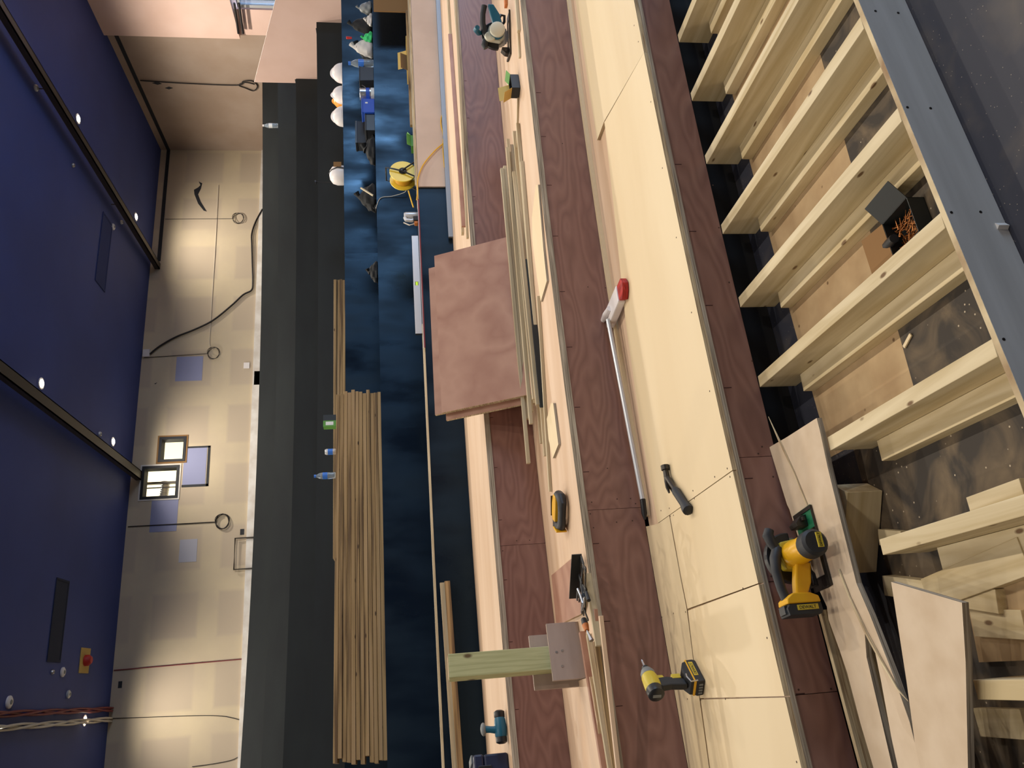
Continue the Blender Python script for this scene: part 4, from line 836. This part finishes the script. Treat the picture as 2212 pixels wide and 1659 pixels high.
# cardboard box on the fourth step
x = PR(885,130,3,.35).x
r = thing('cardboard_box', 'opened cardboard box with raised flaps behind the strips', 'box', (x, YR(3,x)+.35, T3+.001), radians(5)); MB().box(-.26,.26,-.1,-.097,0,.06).box(-.26,.26,.097,.1,0,.06).box(-.26,-.257,-.1,.1,0,.06).box(.257,.26,-.1,.1,0,.06).box(-.26,.26,-.1,.1,0,.002).build('carton', 'card', r)
mb = MB(); mb.X = Matrix.Translation((.02,.1,.06)) @ Matrix.Rotation(radians(-20), 4, 'X'); mb.box(-.02,.24,0,.003,0,.10); mb.build('flap', 'card', r)
mb = MB(); mb.X = Matrix.Translation((-.14,-.10,.06)) @ Matrix.Rotation(radians(25), 4, 'X'); mb.box(-.12,.10,-.003,0,0,.075); mb.build('flap', 'brown_card', r)
x = PR(860,5,4).x
tag(MB().box(x-.5, x+.34, YR(4,x)-.34, YR(4,x)-.32, T3+.002, T3+.42).build('brown_board', 'brown_card', base=True), 'brown board standing on the fourth step at the right edge of the picture', 'board')

# ------------------------------------------------------------------ cable reel
x = PR(900,376,3,.16).x
r = thing('cable_reel', 'yellow extension cable reel on a black stand at the step edge', 'cable reel', (x, YR(3,x)+.17, T3+.001), radians(15))
X = Matrix.Translation((-.02,0,.145)) @ Matrix.Rotation(radians(-98), 4, 'Z')
for nm, s, m_ in (('flange', -.07, 'reel_yellow'), ('flange', .055, 'reel_yellow')):
    mb = MB(); mb.X = X; mb.lathe([(.03,s),(.135,s),(.135,s+.012),(.03,s+.012)], axis='x', n=30); mb.build(nm, m_, r, bevel=.002)
mb = MB(); mb.X = X
for i in range(9): mb.lathe([(.085,-.056+i*.0125),(.092,-.050+i*.0125),(.085,-.044+i*.0125)], axis='x', n=26, cap=(i in (0,8)))
mb.build('cable_coil', 'yellow_cable', r, smooth=True)
mb = MB(); mb.X = X; mb.lathe([(.04,.06),(.04,.078),(.02,.084)], axis='x', n=18); mb.build('hub', 'black_plastic', r)
mb = MB(); mb.X = X; mb.tube([(.09,-.10,-.14),(.09,-.02,0),(.09,.01,.09),(.09,.03,.17),(-.10,.03,.17),(-.10,.01,.09),(-.10,-.02,0),(-.10,-.10,-.14)], .008, 8); mb.tube([(.09,.12,-.14),(.09,0,0)], .008, 8); mb.tube([(-.10,.12,-.14),(-.10,0,0)], .008, 8); mb.build('stand', 'black_plastic', r, smooth=True)
pts = [(956,195),(958,235),(952,262),(957,290),(958,308),(940,325),(915,355),(903,385),(902,415),(900,432)]
def on3(x_, y_, o=-.035): p = PR(x_, y_, 3, o); return p
cable('extension_cable', 'yellow cable looping over the tan board from the reel to the right', [on3(*p) for p in pts], .006, 'yellow_cable')
cable('extension_cable', 'yellow cable drooping from the loop back along the metal channel', [on3(957,300), on3(957,325), on3(959,352), on3(960,362)], .005, 'yellow_cable')
cable('extension_cable', 'short orange-yellow cable running down from the reel to the silver tool', [on3(882,412,.10), on3(888,432,.08), on3(893,448,.06)], .007, 'yellow_cable')
mb = MB(); z = T2+.0
# silver nail gun beside the level
x = PR(900,470,3,.1).x
r = thing('nail_gun', 'silver and black nail gun lying at the black step edge beside the reel', 'nail gun', (x, YR(3,x)+.10, T3+.001), radians(20))
MB().lathe([(.03,0),(.036,.02),(.036,.13),(.028,.15)], (.03,0,.0), n=16).build('cylinder', 'alu', r, smooth=True); MB().tube([(-.03,0,.02),(-.05,0,.08),(-.04,0,.13),(0,0,.14)], .018, 10).build('handle', 'alu', r, smooth=True)
MB().box(-.075,-.015,-.03,.03,0,.06).build('magazine', 'black_plastic', r, bevel=.004); MB().box(-.11,-.078,-.02,.02,.015,.05).build('air_port', 'wood_handle', r, bevel=.004); MB().tube([(-.1,0,.05),(-.12,0,.10),(-.08,0,.155)], .006, 8).build('air_hose', 'white_cable', r, smooth=True)

# stepped side panel at the right
ZP = lambda x_, y_: (PX(x_, y_, 9.6).y, PX(x_, y_, 9.6).z)
poly = [ZP(549,177), ZP(638,180), ZP(638,172), ZP(684,172), ZP(684,62), ZP(736,60), (9.0,HT[5]+.02), (8.0,HT[5]+.02), (8.0,2.75), ZP(595,0)]
poly = [(10.89,3.80),(10.89,3.13),(10.80,3.13),(10.80,2.665),(9.68,2.665),(9.68,2.21),(8.75,2.21),(8.75,3.03),(9.166,3.186)]
mb = MB(); mb.prism(poly, 9.6, 9.62, 'x', side=1); tag(mb.build('side_panel', ['pink_board', 'skim_white'], base=True), 'large pinkish stepped side panel with a slanting top at the end of the black steps', 'panel')

# ------------------------------------------------------------------ things on the back wall and ceiling
def onwall(x, y): return PY(x, y, WALLY)
def wallrect(name, label, x0, y0, x1, y1, mt, cat='patch', t=.004):
    a = onwall(x0, y0); b = onwall(x1, y1); return tag(MB().box(min(a.x,b.x), max(a.x,b.x), WALLY-t, WALLY-.0005, min(a.z,b.z), max(a.z,b.z)).build(name, mt, base=True), label, cat)
wallrect('wall_patch', 'blue-grey square patch on the plaster right of the two lit openings', 382,771,436,822, 'patch_blue')
o = wallrect('wall_patch', 'blue-grey patch edged with black tape below the two lit openings', 399,967,443,1047, 'patch_blue')
mb = MB(); a = onwall(398,965); b = onwall(450,1050); th = .045
x0_, x1_, z0_, z1_ = b.x, a.x, b.z, a.z
mb.box(x0_, x1_, WALLY-.006, WALLY-.0045, z0_, z0_+th).box(x0_, x0_+th, WALLY-.006, WALLY-.0045, z0_, z1_).box(x1_-th*.8, x1_, WALLY-.006, WALLY-.0045, z0_, z1_)
w_ = mb.build('tape_border', 'black_tape'); w_.parent = o; w_.location = -o.location
wallrect('wall_patch', 'blue-grey patch left of the larger lit opening, crossed by a thin cable', 328,1081,381,1147, 'patch_blue')
wallrect('wall_patch', 'pale white sheet taped to the plaster at the left', 389,1166,424,1213, 'patch_white')
wallrect('junction_box', 'small grey framed box low on the wall trim', 550,803,562,832, 'black_tape', 'box', .03)
def coil(label, cx, cy, r_, start, mt='black_cable', tr=.006):
    c = onwall(cx, cy); a = onwall(*start)
    pts = [Vector((a.x, WALLY-.012, a.z))]+[Vector((lerp(a.x,c.x,.9), WALLY-.012, lerp(a.z,c.z+r_,.95)))]
    for i in range(45): t = pi/2-i*2*pi/20; rr = r_*(1-.10*math.sin(i*.7)); pts.append(Vector((c.x+rr*cos(t), WALLY-.014-.0008*i, c.z+rr*sin(t))))
    return tag(MB().tube(pts, tr, 5).build('cable_coil', mt), label, 'cable')
coil('thin dark cable ending in a small loop, right of the thick black cable', 515,473,.12,(357,474))
coil('thin dark cable with a hanging loop above the square blue patch edge', 462,764,.12,(312,773))
coil('thin dark cable crossing a blue patch and ending in a tight coil', 481,1127,.13,(277,1138), tr=.009)
coil('dark cable coil hanging low on the side of the plastered corner', 540,182,.10,(308,175)) if 0 else None
pts = [PX(x_,y_,SIDEX-.02) for x_,y_ in ((303,174),(400,180),(512,184),(525,176),(545,175),(556,186),(548,196),(530,190),(516,184),(530,178),(550,182))]
cable('cable_coil', 'dark cable hanging down the side wall into a loose coil beside the pink panel', pts, .012, 'black_cable')
cable('power_cable', 'thick black cable sagging across the plastered wall', [PY(x_,y_,WALLY-.03) for x_,y_ in ((324,765),(345,748),(380,728),(420,712),(460,692),(500,660),(525,637),(543,627),(546,610),(545,570),(544,530),(544,505),(552,480),(567,452))], .018, 'black_cable')
cable('alarm_cable', 'thin red cable clipped straight down the plaster', [PY(x_,y_,WALLY-.01) for x_,y_ in ((246,1448),(330,1441),(420,1433),(522,1424))], .010, 'red_cable')
cable('thin_cable', 'thin cable running down the wall beside the cable bundle end', [PY(x_,y_,WALLY-.01) for x_,y_ in ((241,1552),(330,1549),(420,1546),(480,1547),(522,1556))], .007, 'black_cable')
cable('thin_cable', 'thin cable sagging at the lowest left of the back wall', [PY(x_,y_,WALLY-.01) for x_,y_ in ((415,1656),(460,1650),(500,1642),(519,1632))], .006, 'black_cable')
cable('thin_cable', 'thin pale cable following the middle of the wall to the hanging loop', [PY(x_,y_,WALLY-.01) for x_,y_ in ((472,400),(466,520),(461,600),(455,700),(453,745),(462,755))], .006, 'white_cable')
wallrect('wall_socket', 'small round white fitting low on the wall near the trim', 527,784,539,796, 'white_plastic', 'fitting', .02)
wallrect('cable_outlet', 'white cable outlet at the ceiling line where the thick cable starts', 311,757,324,772, 'white_plastic', 'fitting', .06)
wallrect('cut_out', 'small dark socket hole low on the wall above the wire frame', 519,1143,527,1155, 'black_tape', 'socket')
wallrect('cut_out', 'small dark torn mark near the red cable at the ceiling', 256,1472,263,1486, 'black_tape', 'mark')
def blotch(label, pts, mt='black_tape'):
    c = [onwall(*p_) for p_ in pts]; tag(MB().prism([(v.x, v.z) for v in c], WALLY-.003, WALLY-.0006, 'y').build('torn_patch', mt, base=True), label, 'mark')
blotch('irregular dark torn patch high on the plaster near the corner', [(429,392),(437,396),(434,408),(428,420),(434,436),(447,457),(440,455),(428,440),(420,420),(419,410),(428,405),(433,400)])
blotch('short dark tear in the plaster beneath the square blue patch', [(333,829),(340,826),(336,830)])
mb = MB(); a = PY(508,1163,WALLY-.05); b = PY(543,1228,WALLY-.05)
pth = [Vector((a.x, WALLY-.05, b.z-.2)), Vector((a.x, WALLY-.05, a.z)), Vector((b.x, WALLY-.05, a.z)), Vector((b.x, WALLY-.05, b.z-.2))]
mb.tube([Vector((p_.x,p_.y,p_.z)) for p_ in pth], .016, 6); tag(mb.build('wire_frame', 'dark_steel', base=True), 'thin grey wire frame standing against the wall behind the top step', 'frame')
for i, x_ in enumerate((506, 516)):
    cable('wall_cable', ['dark cable hanging on the pinkish bulkhead, nearer the ceiling','dark cable hanging on the pinkish bulkhead, nearer the metal frame'][i], [PX(x_,7,SIDEX-.14), PX(x_+4,35,SIDEX-.14), PX(x_+9,72,SIDEX-.14)], .022, 'black_cable')
for i, pts in enumerate(([(328,179),(340,176),(350,181),(340,183)], [(356,190),(365,187),(374,190),(365,193)])):
    c_ = [PX(a_, b_, SIDEX) for a_, b_ in pts]; tag(MB().prism([(v.y, v.z) for v in c_], SIDEX-.003, SIDEX-.0006, 'x').build('torn_patch', 'black_tape', base=True), ['small torn mark on the side wall beside the thin cable, upper one','small torn mark on the side wall beside the thin cable, lower one'][i], 'mark')
# ceiling beams
for i, (bx, y0_, wd, l) in enumerate(((8.62, 6.0, .13, 'dark narrow beam across the blue ceiling, nearest the plastered corner'), (4.12, 6.0, .17, 'dark beam across the blue ceiling ending beside the larger lit opening'))):
    mb = MB().box(bx-wd/2, bx+wd/2, y0_-8, WALLY-.002, CEIL-.20, CEIL-.185).box(bx-wd/2, bx-wd/2+.015, y0_-8, WALLY-.002, CEIL-.20, CEIL-.10).box(bx+wd/2-.015, bx+wd/2, y0_-8, WALLY-.002, CEIL-.20, CEIL-.10)
    o = mb.build('cable_tray', 'steel_dark', base=True); tag(o, l, 'beam')
    mb = MB()
    for yy in (0, 3, 6, 9, 12): mb.tube([(bx, yy+1, CEIL-.19), (bx, yy+1, CEIL-.001)], .008, 6)
    h_ = mb.build('hanger_rods', 'steel_dark'); h_.parent = o; h_.location = -o.location
# downlights
vis = {(9.14,11.3):'downlight between the corner beam and the plastered corner, nearer the camera', (9.14,14.22):'downlight close to the back wall beside the corner beam', (4.48,11.3):'brightest downlight beside the middle beam', (4.48,14.22):'downlight above the two lit wall openings', (-.11,14.22):'downlight at the lower left beside the red and white cable bundle'}
proto = None
for gx in (-4.7, -.11, 4.48, 9.14):
    for gy in (14.22, 11.3, 8.4, 5.4, 2.4, -.6):
        if (gx, gy) not in vis: continue
        r = thing('downlight', vis[(gx,gy)], 'ceiling light', (gx, gy, CEIL-.001), group='recessed ceiling downlights')
        MB().lathe([(.05,-.012),(.085,-.012),(.085,0),(.05,0),(.05,-.012)], n=20, cap=False).build('trim_ring', 'white_plastic', r, smooth=True); MB().lathe([(.055,-.014),(.05,-.02)], n=18).build('lamp_lens', 'lamp_glass', r)
CL = lambda x_, y_: P(x_, y_, CEIL)
for x_, y_, rr, l, m_ in ((177,320,.055,'white round ceiling detector beside the corner beam','white_plastic'),(243,490,.06,'white round detector next to the faint recessed vent','white_plastic'),(134,1452,.07,'white round detector below the red sounder','white_plastic'),(18,1517,.08,'white round speaker at the lower left edge of the ceiling','white_plastic'),(261,480,.04,'small white curved fitting next to the corner beam','alu'),(76,190,.05,'small white curved fitting at the upper right of the ceiling','alu'),(214,938,.045,'small white curved fitting beside the middle beam','alu'),(146,1500,.06,'small white curved fitting beside the downlight and cable bundle','alu'),(156,357,.035,'tiny silver fitting on the ceiling near the white detector','steel'),(111,1452,.035,'tiny silver fitting beside the lower detector','steel')):
    p = CL(x_, y_); r = thing('smoke_detector' if rr > .052 else 'ceiling_fitting', l, 'detector' if rr > .052 else 'fitting', (p.x, p.y, CEIL-.001)); MB().lathe([(rr,0),(rr,-.02),(rr*.7,-.035)], n=18).build('housing', m_, r, smooth=True)
    MB().lathe([(rr*.4,-.035),(rr*.3,-.042)], n=14).build('sensor', 'grey_plastic', r)
for (x0_, y0_), (x1_, y1_), l in (((142,1258),(108,1425),'long dark recessed vent in the blue ceiling at the left'), ((232,475),(216,615),'faint dark recessed vent beside the corner beam')):
    a = CL(x0_, y0_); b = CL(x1_, y1_); c = (a+b)/2; L_ = abs(a.x-b.x)/2
    r = thing('ceiling_vent', l, 'vent', (c.x, c.y, CEIL-.001)); MB().box(-L_, L_, -.2, .2, -.006, 0).build('grille', 'vent_dark' if x0_ < 200 else 'vent_faint', r); MB().box(-L_, L_, -.23, -.2, -.012, 0).box(-L_, L_, .2, .23, -.012, 0).box(-L_-.03, -L_, -.23, .23, -.012, 0).box(L_, L_+.03, -.23, .23, -.012, 0).build('vent_frame', 'vent_dark' if x0_ < 200 else 'vent_faint', r)
p = CL(182,1427); r = thing('fire_sounder', 'red fire alarm sounder on a square tan plate on the ceiling', 'alarm', (p.x, p.y, CEIL-.001)); MB().box(-.19,.19,-.19,.19,-.012,0).build('plate', 'card', r); MB().lathe([(.085,-.012),(.085,-.07),(.05,-.11)], n=20).build('sounder', 'red', r, smooth=True); MB().lathe([(.045,-.012),(.045,-.05)], (.02,.16,0), n=12).build('base', 'white_plastic', r)
for i, (dx, dz, m_, l) in enumerate(((0,0,'red_cable','dark red cable bundle running along the ceiling to the wall'), (-.16,-.0,'white_cable','white cable bundle running along the ceiling beside the red one'))):
    mb = MB(); a = CL(0,1537); b = PY(255,1531,WALLY)
    for j in range(5):
        pts = []
        for k in range(26):
            t = k/25; pts.append(Vector((lerp(a.x, b.x, t)+dx+.03*math.sin(j*2.1+k*.6), lerp(a.y-3, WALLY-.03, t), CEIL-.05+dz+.02*math.cos(j*1.7+k*.9))))
        mb.tube(pts, .016, 6)
    tag(mb.build('cable_bundle', m_, smooth=True), l, 'cables')
# debris
mb = MB(); rn = random.Random(5)
for i in range(46):
    x, y = rn.uniform(.0, 2.6), rn.uniform(.7, 1.38); a = rn.uniform(0,pi); s_ = rn.uniform(.003,.008); z = .0012
    mb.prism([(x+s_*cos(a),y+s_*sin(a)),(x+s_*.3*cos(a+2),y+s_*.3*sin(a+2)),(x-s_*cos(a),y-s_*sin(a)),(x+s_*.3*cos(a-2),y+s_*.3*sin(a-2))], z, z+.002)
tag(mb.build('wood_chips', 'pale_edge'), 'tiny pale wood chips scattered over the dark front floor', 'wood chips', kind='stuff')
